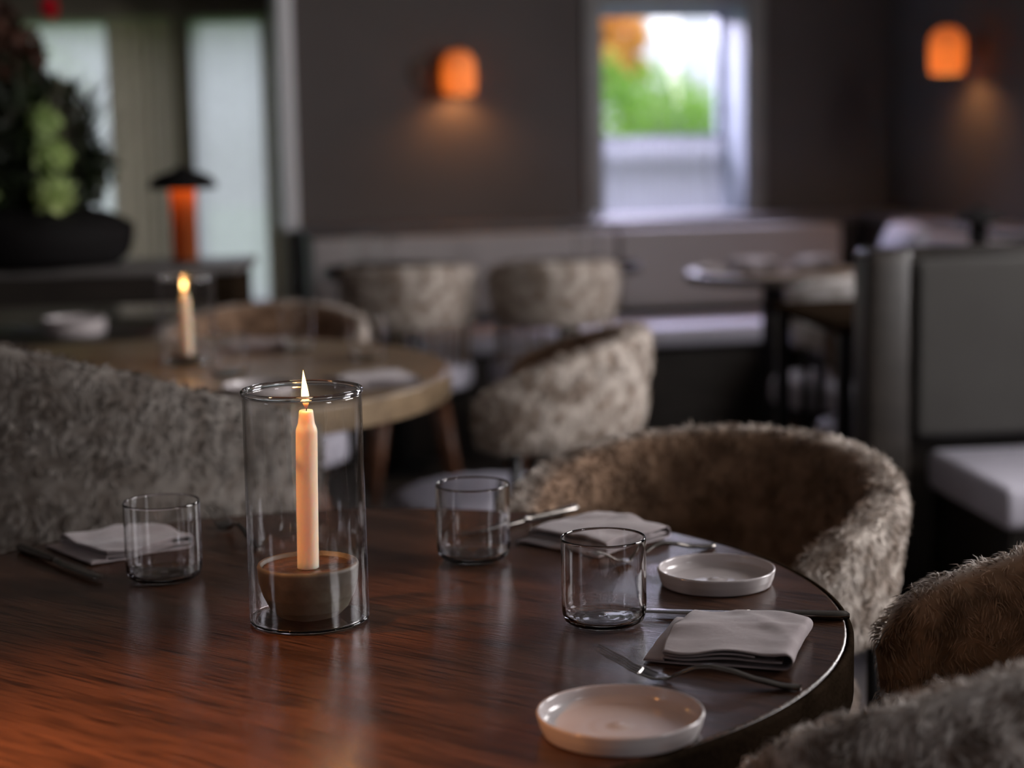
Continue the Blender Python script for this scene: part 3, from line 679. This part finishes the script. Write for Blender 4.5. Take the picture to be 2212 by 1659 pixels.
# ------------------------------------------------------------------ things on the foreground table
def tumbler(x, y, z, label, group=None, r=.0445, h=.092, rz=0, seg=96):
    w = .0016
    prof = [(0, .0005), (r*.60, .0002), (r*.80, .0008), (r*.93, .0045), (r*.985, .011), (r, .022), (r, h-.0012), (r-.0005, h-.0002), (r-w*.5, h), (r-w+.0005, h-.0002), (r-w, h-.0012),
            (r-w, .022), (r-w-.0015, .0115), (r*.86, .0065), (r*.72, .0046), (r*.62, .0054), (r*.50, .0046), (r*.40, .0058), (r*.28, .0048), (r*.16, .0060), (r*.06, .0052), (0, .0050)]
    o = lathe('water_glass', prof, M_glass, None, (x, y, z), seg); tag(o, label, 'glass', group); return o
tumbler(0.092, 1.838, TZ+.0006, 'clear straight tumbler nearest to the camera, beside the fork and the front napkin')
tumbler(-0.050, 2.130, TZ+.0006, 'clear tumbler just right of the candle cylinder, at the far side of the table')
tumbler(-0.411, 2.061, TZ+.0006, 'clear tumbler left of the candle cylinder, before the left napkin')

def candle_set(x, y, z, labels, lean=0.0, energy=0.5, HC=1.0, BH=1.0, CL=1.0, BR=1.0):
    # glass cylinder
    h = empty('candle_cylinder', (x, y, z)); tag(h, labels[0], 'candle holder')
    r = .0635; w = .0016; H_ = .248*HC
    lathe('glass_wall', [(r-w, .0045), (r-w, H_-.006), (r-w*.5, H_-.0045), (r, H_-.006), (r, .0045), (r-w*.5, .0040), (r-w, .0045)], M_hurr, h, None, 128, fn=lambda a, z_: 1+0.004*sin(2*a+z_*20)*1.0-0.012*(z_/H_))
    lathe('rim', [((r-w*.5)*.988+.0026*cos(t), H_-.0015+.0031*sin(t)) for t in [2*pi*k/12 for k in range(12)]]+[((r-w*.5)*.988+.0026, H_-.0015)], M_bead, h, None, 128)
    lathe('glass_base', [(0, .0003), (r-.003, .0003), (r-.0005, .0012), (r, .003), (r-w*.3, .0038), (r-w-.002, .0036), (r-w-.006, .0028), (0, .0024)], M_bead, h, None, 96)
    # bowl
    b = empty('stone_bowl', (x, y, z+.0034)); tag(b, labels[1], 'bowl'); b.scale = (BR, BR, BH)
    lathe('bowl_body', [(0, 0), (.022, 0), (.033, .0035), (.042, .012), (.0488, .026), (.0525, .041), (.0540, .056), (.053, .0585), (.051, .0592), (.0495, .0580), (.049, .0535), (0, .050)], M_stone, b, None, 96)
    lathe('wax_crust', [(0, .052), (.015, .0522), (.03, .0526), (.044, .0534), (.0486, .0545), (.0486, .0537), (.02, .0505), (0, .0505)], M_soot, b, None, 64, fn=lambda a, z_: 1-.0*sin(5*a))
    # candle
    c_ = empty('taper_candle', (x, y, z+.0034+.0530*BH)); c_.scale = (1, 1, CL); tag(c_, labels[2], 'candle')
    bx, by = lean, 0
    st = lambda z_: (z_/.17)*lean
    prof = [(0, 0), (.0114, 0), (.0115, .06), (.0115, .100), (.0114, .1465), (.0112, .1485), (.0106, .1510), (.0092, .1545), (.0088, .1560), (.0074, .1680), (.0068, .1695), (.0035, .1688), (0, .1684)]
    o = lathe('wax_stick', prof, M_wax, c_, None, 48, fn=lambda a, z_: 1+.012*sin(3*a+z_*60)+.01*sin(7*a-z_*90))
    me = o.data
    for v_ in me.vertices: v_.co.x += st(v_.co.z)
    tube('wick', [(lean, 0, .167), (lean+.0006, 0, .172), (lean-.0003, 0, .1765)], .0006, M_wick, c_, 6)
    fl = []
    for t, rr in [(0, .0), (.03, .0012), (.10, .0026), (.18, .0035), (.27, .0040), (.36, .0040), (.46, .0036), (.58, .0029), (.70, .0021), (.82, .0013), (.92, .0006), (1, 0)]:
        fl.append((rr, .1705+t*.0415))
    f_ = lathe('flame', fl, M_flame, c_, None, 24)
    for v_ in f_.data.vertices:
        v_.co.x += lean - 0.0018*((v_.co.z-.172)/.04)
    pl = bpy.data.lights.new('candle_light', 'POINT'); pl.energy = energy; pl.color = (1.0, .45, .14); pl.shadow_soft_size = .006
    po = bpy.data.objects.new('candle_light', pl); COL.objects.link(po); po.parent = c_; po.location = (lean, 0, .200)
    return h
candle_set(-0.2205, 1.872, TZ+.0004, ('clear blown glass cylinder around the candle in the middle of the foreground table', 'weathered stone bowl holding the candle on the foreground table', 'pale taper candle with a tall flame on the foreground table'), lean=.004)
candle_set(-0.722, 4.00, TZ+.0004, ('glass cylinder around the candle on the pale oak table behind', 'small stone bowl holding the candle on the pale oak table', 'pink taper candle burning on the pale oak table behind'), lean=-.002, energy=0.7, HC=.78, BH=.30, CL=.82, BR=.85)

def plate(x, y, label, r=.0725, z=TZ, h=.019, name='bread_plate', group=None):
    prof = [(0, .0015), (r*.86, .0008), (r*.90, .0), (r*.93, .0012), (r*.975, h*.5), (r, h-.0012), (r-.0006, h), (r-.0018, h+.0004), (r-.003, h-.0006), (r*.935, h*.52), (r*.90, .0075), (r*.84, .0050),
            (r*.45, .0046), (r*.40, .0042), (r*.33, .0047), (r*.18, .0046), (r*.10, .0054), (r*.05, .0068), (0, .0062)]
    o = lathe(name, prof, M_china, None, (x, y, z+.0004), 128); return tag(o, label, 'plate', group)
plate(0.088, 1.497, 'shallow white china plate with upright rim nearest to the camera, front of the fork')
plate(0.227, 1.989, 'shallow white china plate beyond the front napkin, by the facing chair', r=.0665)

def napkin(ox, oy, ang, w, d, label, seed=0, z=TZ, spill=.02, name='napkin', lift=0.0, taper=0.0, group=None, skew=0.0):
    """folded cloth: spiral of layers in the width/height plane, extruded along depth. origin = near-left corner"""
    random.seed(seed)
    H0 = .0012
    path = []
    def seg(x0, z0, x1, z1, n_=12):
        for i in range(n_): t = i/n_; path.append((x0+(x1-x0)*t, z0+(z1-z0)*t))
    def turn(x, z0, z1, s, n_=7):
        for i in range(n_):
            t = pi*i/n_; path.append((x + s*(abs(z1-z0)/2)*sin(t)*1.15, (z0+z1)/2 - (z1-z0)/2*cos(t)))
    seg(.97*w, .0088, .05*w, .0080); turn(.05*w+.001, .0080, .0045, -1)       # inner fold, going left
    seg(.05*w, .0045, -.10*w+spill*0, .0035, 4); seg(-.10*w, .0035, -.115*w, .0018, 3)
    seg(-.11*w, .0012, .985*w, .0012, 14)
    turn(.985*w, .0012, .0165, 1, 10)
    seg(.985*w, .0165, .06*w, .0150, 14); turn(.06*w, .0150, .0110, -1, 6); seg(.06*w, .0110, .82*w, .0118, 12)
    nP = len(path); nD = 26; v = []; f = []
    for j in range(nD+1):
        t = j/nD
        for i, (px_, pz) in enumerate(path):
            # rounding of the far corners, slight rotation between layers
            lay = pz/.0165
            sx_ = px_ + skew*t*(.4+.6*lay) + .004*sin(5*t+seed)*lay
            yy = t*d*(1-.03*lay) + .003*sin(px_*60+seed)*(.3+lay)
            corner = 0.0
            if t > .86: corner = (t-.86)/.14
            xx = px_
            if xx > .8*w: sx_ -= corner**1.8*(xx/w-.8)*.10*lay
            zz = pz*(1+.10*noise.noise(Vector((px_*22, t*4, seed)))) 
            wob = .0030*noise.noise(Vector((px_*18+seed*3, t*d*26, 1.3+lay*.4)))*(.25+1.4*lay) + .0014*sin(px_*75+t*7+seed)*lay*exp_(t)
            crs = px_*.75 + t*d*.66; zz += .0016*lay*math.exp(-((crs-.135)/.007)**2) + .0013*lay*math.exp(-((px_*.3-t*d+.062)/.006)**2)
            sag = .0035*lay*sin(pi*t)*sin(pi*min(max(px_/w, 0), 1))
            zz += wob + lift*lay*t - corner**3*.010*lay + sag*.6
            v.append((sx_, yy, max(zz, .0006)))
    for j in range(nD):
        for i in range(nP-1):
            a_ = j*nP+i; f.append((a_, a_+1, a_+nP+1, a_+nP))
    me = meshdata(name, v, f)
    o = link(name, me, M_linen, None, (ox, oy, z+.0008)); o.rotation_euler = (0, 0, rad(ang))
    md = o.modifiers.new('thickness', 'SOLIDIFY'); md.thickness = .0011; md.offset = 1
    return tag(o, label, 'napkin', group)
def exp_(t): return math.exp(-3*t)
napkin(0.135, 1.690, -17, .125, .155, 'folded pinkish-grey cloth napkin at the right edge of the table, between fork and knife', 3, lift=.004)
napkin(0.108, 2.125, 47, .125, .135, 'folded pinkish-grey napkin on the far side of the table, behind the nearest tumbler', 5, lift=.003)
napkin(-0.500, 2.132, 38, .125, .135, 'folded pinkish-grey napkin at the left of the table, behind the left tumbler', 8)
napkin(-0.315, 3.52, 30, .15, .16, 'white folded napkin on the right side of the pale oak table', 11)
napkin(-0.66, 4.16, 10, .13, .14, 'pink lit folded napkin behind the lit candle of the pale oak table', 12)
napkin(0.76, 6.03, 8, .14, .14, 'pink folded napkin on the small round table by the banquette', 13, z=TZ).scale = (1, 1, 2.6)
napkin(0.96, 6.12, -10, .13, .13, 'salmon coloured folded napkin at the right of the small round table by the banquette', 14, z=TZ).scale = (1, 1, 2.4)

def fork(ax, ay, bx, by, label, L_=None, tip_h=.028, z=TZ, group=None):
    """from tines tip a to handle end b"""
    A = Vector((ax, ay, 0)); B = Vector((bx, by, 0)); Ln = (B-A).length; ang = atan2(B.y-A.y, B.x-A.x)
    root = empty('fork', (ax, ay, z), ang); tag(root, label, 'fork', group)
    def zc(x):  # centre height along the fork; x=0 tips
        k = x/Ln
        pts = [(0, tip_h), (.10, .019), (.20, .009), (.30, .0035), (.36, .0035), (.42, .009), (.50, .0155), (.57, .0170), (.66, .0145), (.80, .0075), (.92, .0035), (1.0, .0032)]
        for (a0, z0), (a1, z1) in zip(pts, pts[1:]):
            if k <= a1:
                t = (k-a0)/(a1-a0); t = t*t*(3-2*t)*.35+t*.65; return z0+(z1-z0)*t
        return pts[-1][1]
    def hw(k):
        pts = [(.22, .0115), (.28, .0118), (.33, .0095), (.38, .0050), (.43, .0033), (.55, .0036), (.75, .0048), (.92, .0062), (.975, .0060), (1.0, .0030)]
        for (a0, w0), (a1, w1) in zip(pts, pts[1:]):
            if k <= a1: return w0+(w1-w0)*max(0, (k-a0)/(a1-a0))
        return .003
    # body (plate + handle) with an elliptical section
    v = []; f = []; SG = 12; nB = 44
    for i in range(nB+1):
        k = .22+(1-.22)*i/nB; x = k*Ln; w = hw(k); th = .0012 + .0016*min(1, max(0, (k-.34)/.2))
        for s in range(SG):
            t = 2*pi*s/SG
            dish = .0012*(sin(t) > 0)*(abs(cos(t))**2)*(1 if k < .34 else 0)
            v.append((x, w*cos(t), zc(x)+th*sin(t)+dish))
    for i in range(nB):
        for s in range(SG):
            q = (s+1) % SG; f.append((i*SG+s, i*SG+q, (i+1)*SG+q, (i+1)*SG+s))
    f.append(tuple(range(SG))); f.append(tuple(nB*SG+s for s in range(SG-1, -1, -1)))
    o = link('handle', meshdata('handle', v, f), M_steel, root)
    for j in range(4):
        yc = (-1.5+j)*.0064
        pts = []; rs = []
        for i in range(9):
            k = .24*(1-i/8); x = k*Ln
            pts.append((x, yc*(1-.10*(1-k/.24)), zc(x)+.0004)); rs.append(.0013*(1-.45*(i/8)**2))
        tube('tine', pts, rs, M_steel, o, 8, flat=.65)
    return root
fork(0.0750, 1.655, 0.2600, 1.599, 'steel fork in front of the right-hand napkin, tines raised towards the nearest tumbler')
fork(0.0850, 2.058, 0.2450, 2.163, 'steel fork beside the far napkin, seen through the nearest tumbler', tip_h=.02)
fork(-0.405, 2.365, -0.315, 2.190, 'steel fork between the left tumbler and the candle cylinder', tip_h=.02)
def knife(ax, ay, bx, by, label, z=TZ):
    """a blade tip, b handle end"""
    A = Vector((ax, ay, 0)); B = Vector((bx, by, 0)); Ln = (B-A).length; ang = atan2(B.y-A.y, B.x-A.x)
    root = empty('table_knife', (ax, ay, z), ang); tag(root, label, 'knife')
    v = []; f = []; SG = 12
    secs = [(.0, .001, .0005, 0), (.02, .005, .0006, 0), (.07, .0085, .0009, 0), (.2, .0095, .0011, 0), (.40, .0090, .0013, 0), (.50, .0070, .0018, 0), (.54, .0040, .0035, 0)]
    def loft(name, secs):
        v = []; f = []
        for k, w, th, _ in secs:
            for s in range(SG):
                t = 2*pi*s/SG; v.append((k*Ln, w*cos(t), .0052+th*sin(t)))
        for i in range(len(secs)-1):
            for s in range(SG):
                q = (s+1) % SG; f.append((i*SG+s, i*SG+q, (i+1)*SG+q, (i+1)*SG+s))
        f.append(tuple(range(SG))); f.append(tuple((len(secs)-1)*SG+s for s in range(SG-1, -1, -1)))
        return link(name, meshdata(name, v, f), M_steel, root)
    loft('blade', secs)
    loft('handle', [(.54, .0040, .0035, 0), (.58, .0042, .0040, 0), (.7, .0052, .0044, 0), (.85, .0064, .0050, 0), (.95, .0070, .0052, 0), (.985, .0062, .0048, 0), (1.0, .003, .0022, 0)])
    return root
knife(0.120, 1.867, 0.348, 1.829, 'steel table knife with glossy handle end behind the right-hand napkin, at the table rim')
knife(-0.072, 2.236, 0.085, 2.384, 'dark steel knife behind the far tumbler, running along the far napkin')
knife(-0.482, 2.047, -0.622, 2.215, 'dark steel knife at the left rim of the table, before the left napkin')

# ------------------------------------------------------------------ small things further back
g2 = 'glasses on the pale oak table'
tumbler(-0.50, 4.19, TZ+.0006, 'clear tumbler on the far side of the pale oak table, before the brown chair', None, .040, .10, seg=40)
tumbler(-0.32, 4.00, TZ+.0006, 'clear tumbler on the pale oak table directly behind the near flame', None, .040, .10, seg=40)
tumbler(-0.60, 3.80, TZ+.0006, 'clear tumbler on the pale oak table just right of its candle', None, .040, .09, seg=40)
tumbler(-0.44, 6.54, TZ+.0006, 'small clear glass on the table behind the left rear chair', None, .035, .11, seg=32)
tumbler(-0.53, 6.58, TZ+.0006, 'small clear glass left of the other one behind the left rear chair', None, .035, .12, seg=32)
o = lathe('glass_vase', [(0, 0), (.042, 0), (.045, .004), (.045, .19), (.043, .192), (.042, .19), (.042, .008), (0, .006)], M_glass, None, (0.282, 6.56, TZ+.0006), 40)
tag(o, 'tall clear glass cylinder on the table at the left foot of the back window', 'vase')
plate(-0.50, 3.52, 'white china plate with upright rim on the near side of the pale oak table', r=.07, z=TZ)
plate(0.70, 6.12, 'white china plate at the left of the small round table by the banquette', r=.06, z=TZ)

# sconces
def sconce(loc, outdir, sidedir, label, off=0.11, drop=0.0, energy=4.2):
    """loc: wall point of the backplate; outdir: wall normal"""
    n_ = Vector(outdir).normalized()
    root = empty('wall_sconce', loc); tag(root, label, 'lamp')
    q = n_.to_track_quat('Z', 'Y')
    bp = lathe('wall_plate', [(0, 0.0005), (.062, .0005), (.065, .004), (.062, .012), (0, .014)], M_bronze, root, None, 40)
    bp.rotation_mode = 'QUATERNION'; bp.rotation_quaternion = q
    c_ = n_*off + Vector(sidedir)
    tube('arm', [n_*.012, n_*(off*.6)+Vector(sidedir)*.5+Vector((0, 0, .03)), c_+Vector((0, 0, .11)), c_+Vector((0, 0, .088))], .006, M_bronze, root, 8)
    R0 = .070
    prof = [(.012, .092), (.03, .088), (.052, .074), (.070, .045), (R0, .010), (R0, -.03), (R0*.97, -.075), (R0*.90, -.088)]
    prof = prof + [(r_-.003, z_-.001) for r_, z_ in prof[::-1]] + [prof[0]]
    s_ = lathe('shade', prof, M_amber, root, tuple(c_), 48)
    lathe('cap', [(0, .105), (.012, .104), (.022, .094), (.022, .090), (0, .090)], M_bronze, s_, None, 24)
    b_ = lathe('bulb', [(0, -.026), (.012, -.022), (.021, -.008), (.021, .006), (.012, .022), (0, .03)], M_bulb, s_, None, 16)
    pl = bpy.data.lights.new('sconce_light', 'POINT'); pl.energy = energy; pl.color = (1.0, .43, .15); pl.shadow_soft_size = .03
    po = bpy.data.objects.new('sconce_light', pl); COL.objects.link(po); po.parent = root; po.location = c_ + Vector((0, 0, -.045))
    return root
nb = wf(0, 1)-wf(0, 0); tb = wf(1, 0)-wf(0, 0)
sconce(wf(-0.345, 0, 1.475), nb, tb*.125+Vector((0, 0, -.005)), 'amber dome wall sconce left of the back window', off=.10)
nr = rf(0, 1)-rf(0, 0); trw = rf(1, 0)-rf(0, 0)
sconce(rf(0.86, 0, 1.53), nr, Vector((0, 0, -.02)), 'amber dome wall sconce on the right wall', off=.135)

# pendant lamps added out of frame, standing in for unseen warm light
def pendant(x, y, z, label, energy, aim, cone=58):
    root = empty('added_pendant', (x, y, z)); tag(root, label, 'lamp')
    lathe('lamp_shade', [(.012, .10), (.03, .095), (.075, .06), (.10, 0), (.098, 0), (.073, .057), (.03, .090), (.012, .096), (.012, .10)], M_bronze, root, None, 40)
    tube('cord', [(0, 0, .09), (0, 0, 2.749-z)], .003, M_blackp, root, 6)
    lathe('bulb', [(0, .02), (.016, .026), (.024, .045), (.016, .065), (0, .088)], M_bulb, root, None, 16)
    pl = bpy.data.lights.new('added_warm_spot', 'SPOT'); pl.energy = energy; pl.color = (1.0, .40, .13); pl.shadow_soft_size = .045; pl.spot_size = rad(cone); pl.spot_blend = 1.0
    po = bpy.data.objects.new('added_warm_spot', pl); COL.objects.link(po); po.parent = root; po.location = (0, 0, .012)
    po.rotation_euler = (Vector(aim)-Vector((x, y, z))).to_track_quat('-Z', 'Y').to_euler()
pendant(-0.80, 1.15, 1.55, 'added bronze pendant lamp above the near left of the foreground table', 160, (-0.47, 1.31, .75), 58)
pendant(-0.80, 1.75, 1.75, 'added bronze pendant lamp left of the candle, above the far left of the table', 62, (-0.235, 1.872, .88), 19)

# mushroom lamp
def mush(x, y, z, s, label, glow=1.0, stem=None):
    root = empty('table_lamp', (x, y, z)); tag(root, label, 'lamp')
    lathe('lamp_shade', [(r_*s, z_*s) for r_, z_ in [(0, .300), (.018, .298), (.028, .288), (.066, .278), (.094, .262), (.105, .246), (.107, .232), (.103, .230), (.06, .256), (.02, .264), (0, .266)]], M_blackp, root, None, 48)
    prof = [(r_*s, z_*s) for r_, z_ in [(.038, .246), (.040, .24), (.040, .012), (.038, .012)]]
    lathe('lamp_stem', prof, stem or M_copper, root, None, 40)
    lathe('lamp_foot', [(r_*s, z_*s) for r_, z_ in [(0, 0), (.048, 0), (.048, .008), (.042, .012), (0, .012)]], M_bronze, root, None, 40)
    if glow:
        lathe('bulb', [(r_*s, z_*s) for r_, z_ in [(0, .205), (.014, .210), (.016, .225), (.010, .238), (0, .240)]], emit('lamp_bulb', (1, .4, .1), 9*glow), root, None, 16)
        pl = bpy.data.lights.new('lamp_light', 'POINT'); pl.energy = .22*glow; pl.color = (1.0, .42, .14); pl.shadow_soft_size = .012
        po = bpy.data.objects.new('lamp_light', pl); COL.objects.link(po); po.parent = root; po.location = (0, 0, .222*s)
    return root
mush(-1.015, 5.66, 0.852, 1.0, 'black mushroom lamp with a glowing copper stem on the console')
mush(1.53, 5.89, 0.752, .72, 'black dome lamp standing behind the booth back', 0, M_blackp)
# console
cs = empty('console', (-1.5, 5.7, 0)); tag(cs, 'dark wooden service console carrying the plant and the mushroom lamp', 'console')
def csf(a, b, z): return Vector((-1.35 + a, 5.68 + b + a*0.11, z))
pbox(cs, 'top', -.95, .52, -.20, .20, .825, .85, simple('grey_stone_top', (.13, .12, .115), None, .35), fr=csf, bevel=.005)
pbox(cs, 'body', -.93, .44, -.18, .19, .735, .824, M_dark, fr=csf)
pbox(cs, 'end_panel', .44, .50, -.18, .19, 0, .824, M_edge, fr=csf)
pbox(cs, 'end_panel', -.95, -.90, -.18, .19, 0, .734, M_edge, fr=csf)
pbox(cs, 'cupboard', -.89, .43, -.17, .19, 0, .64, M_dark, fr=csf)
lc = empty('low_cabinet', (-1.35, 5.0, 0)); tag(lc, 'low black cabinet in front of the console', 'cabinet')
pbox(lc, 'top', -1.95, -0.97, 4.78, 5.22, .69, .712, M_dark, bevel=.006)
pbox(lc, 'body', -1.93, -0.99, 4.80, 5.20, 0.0, .689, M_dark)
# crockery on it
for k, (px_, py_, rr, zz) in enumerate([(-1.20, 4.95, .085, 0), (-1.20, 4.95, .085, 1), (-1.20, 4.95, .085, 2)]):
    plate(px_, py_, ['bottom plate of the white stack on the low black cabinet', 'middle plate of the white stack on the low black cabinet', 'top plate of the white stack on the low black cabinet'][k], r=rr, z=.7125+k*.0135, h=.018, name='stacked_plate', group='stack of white plates on the low cabinet')

# planter with foliage
pl_ = empty('potted_plant', (-1.47, 5.67, .852)); tag(pl_, 'dark bushy plant with a red bloom in a black bowl on the console', 'plant')
lathe('bowl', [(0, 0), (.24, 0), (.275, .03), (.29, .08), (.29, .125), (.28, .13), (.26, .10), (0, .10)], M_blackp, pl_, None, 64)
lathe('moss', [(.285, .10), (.26, .14), (.21, .165), (.12, .185), (0, .19)], M_blackp, pl_, None, 48, fn=lambda a, z_: 1+.03*sin(9*a)+.02*sin(23*a))
def blades(name, n_, m, cx_, cy_, z0, spread, hmin, hmax, wid, seed, droop=.3, top=None, xr=(-1, 1)):
    rg = random.Random(seed); v = []; f = []
    for i in range(n_):
        a = rg.uniform(0, 2*pi); r0 = rg.uniform(0, .12); x = cx_+r0*cos(a); y = cy_+r0*sin(a)
        h = rg.uniform(hmin, hmax); sp = rg.uniform(.1, 1)*spread; dx, dy = cos(a)*sp, sin(a)*sp*.6
        if rg.random() < .5: dx = abs(dx)*rg.choice(xr)
        w = wid*rg.uniform(.6, 1.3); pr = None
        ns = 7
        for k in range(ns+1):
            t = k/ns; px_ = x+dx*t**1.6; py_ = y+dy*t**1.6; pz = z0+h*t*(1-droop*t*t*rg.uniform(.8, 1.2))
            ww = w*(1-t)**.7*.5+.0002
            sx_, sy_ = -sin(a+1.0), cos(a+1.0)
            v += [(px_-sx_*ww, py_-sy_*ww, pz), (px_+sx_*ww, py_+sy_*ww, pz)]
            if k: q = len(v); f.append((q-4, q-3, q-1, q-2))
    return link(name, meshdata(name, v, f), m, pl_, smooth=False)
blades('leaves', 420, M_leafd, 0, 0, .17, .22, .25, .62, .022, 1)
link('foliage', leafmesh('foliage', [(-.10, 0, .34, .19), (.04, 0, .28, .16), (.02, .02, .46, .14), (-.12, 0, .56, .16), (-.26, 0, .30, .2), (.12, 0, .30, .12)], 3800, .03, 21), M_leafd, pl_, smooth=False)
link('dry_foliage', leafmesh('dry_foliage', [(-.16, 0, .66, .16), (-.26, -.02, .55, .15), (-.05, 0, .64, .10)], 1500, .035, 22), M_dry, pl_, smooth=False)
link('lit_gap_leaves', leafmesh('lit_gap_leaves', [(.09, -.16, .22, .055), (.085, -.14, .34, .05), (.07, -.14, .44, .045)], 520, .026, 44), M_leaf_gap, pl_, smooth=False)
link('lit_gap_leaves', leafmesh('lit_gap_leaves', [(-.13, -.15, .235, .035)], 120, .024, 45), M_leaf_gap, pl_, smooth=False)
blades('grass_plumes', 90, M_grass, .08, 0, .17, .42, .40, .85, .004, 5, .45, xr=(1, 1, -1))
link('bloom', leafmesh('bloom', [(.075, -.02, .79, .022)], 160, .018, 30), M_red, pl_, smooth=False)
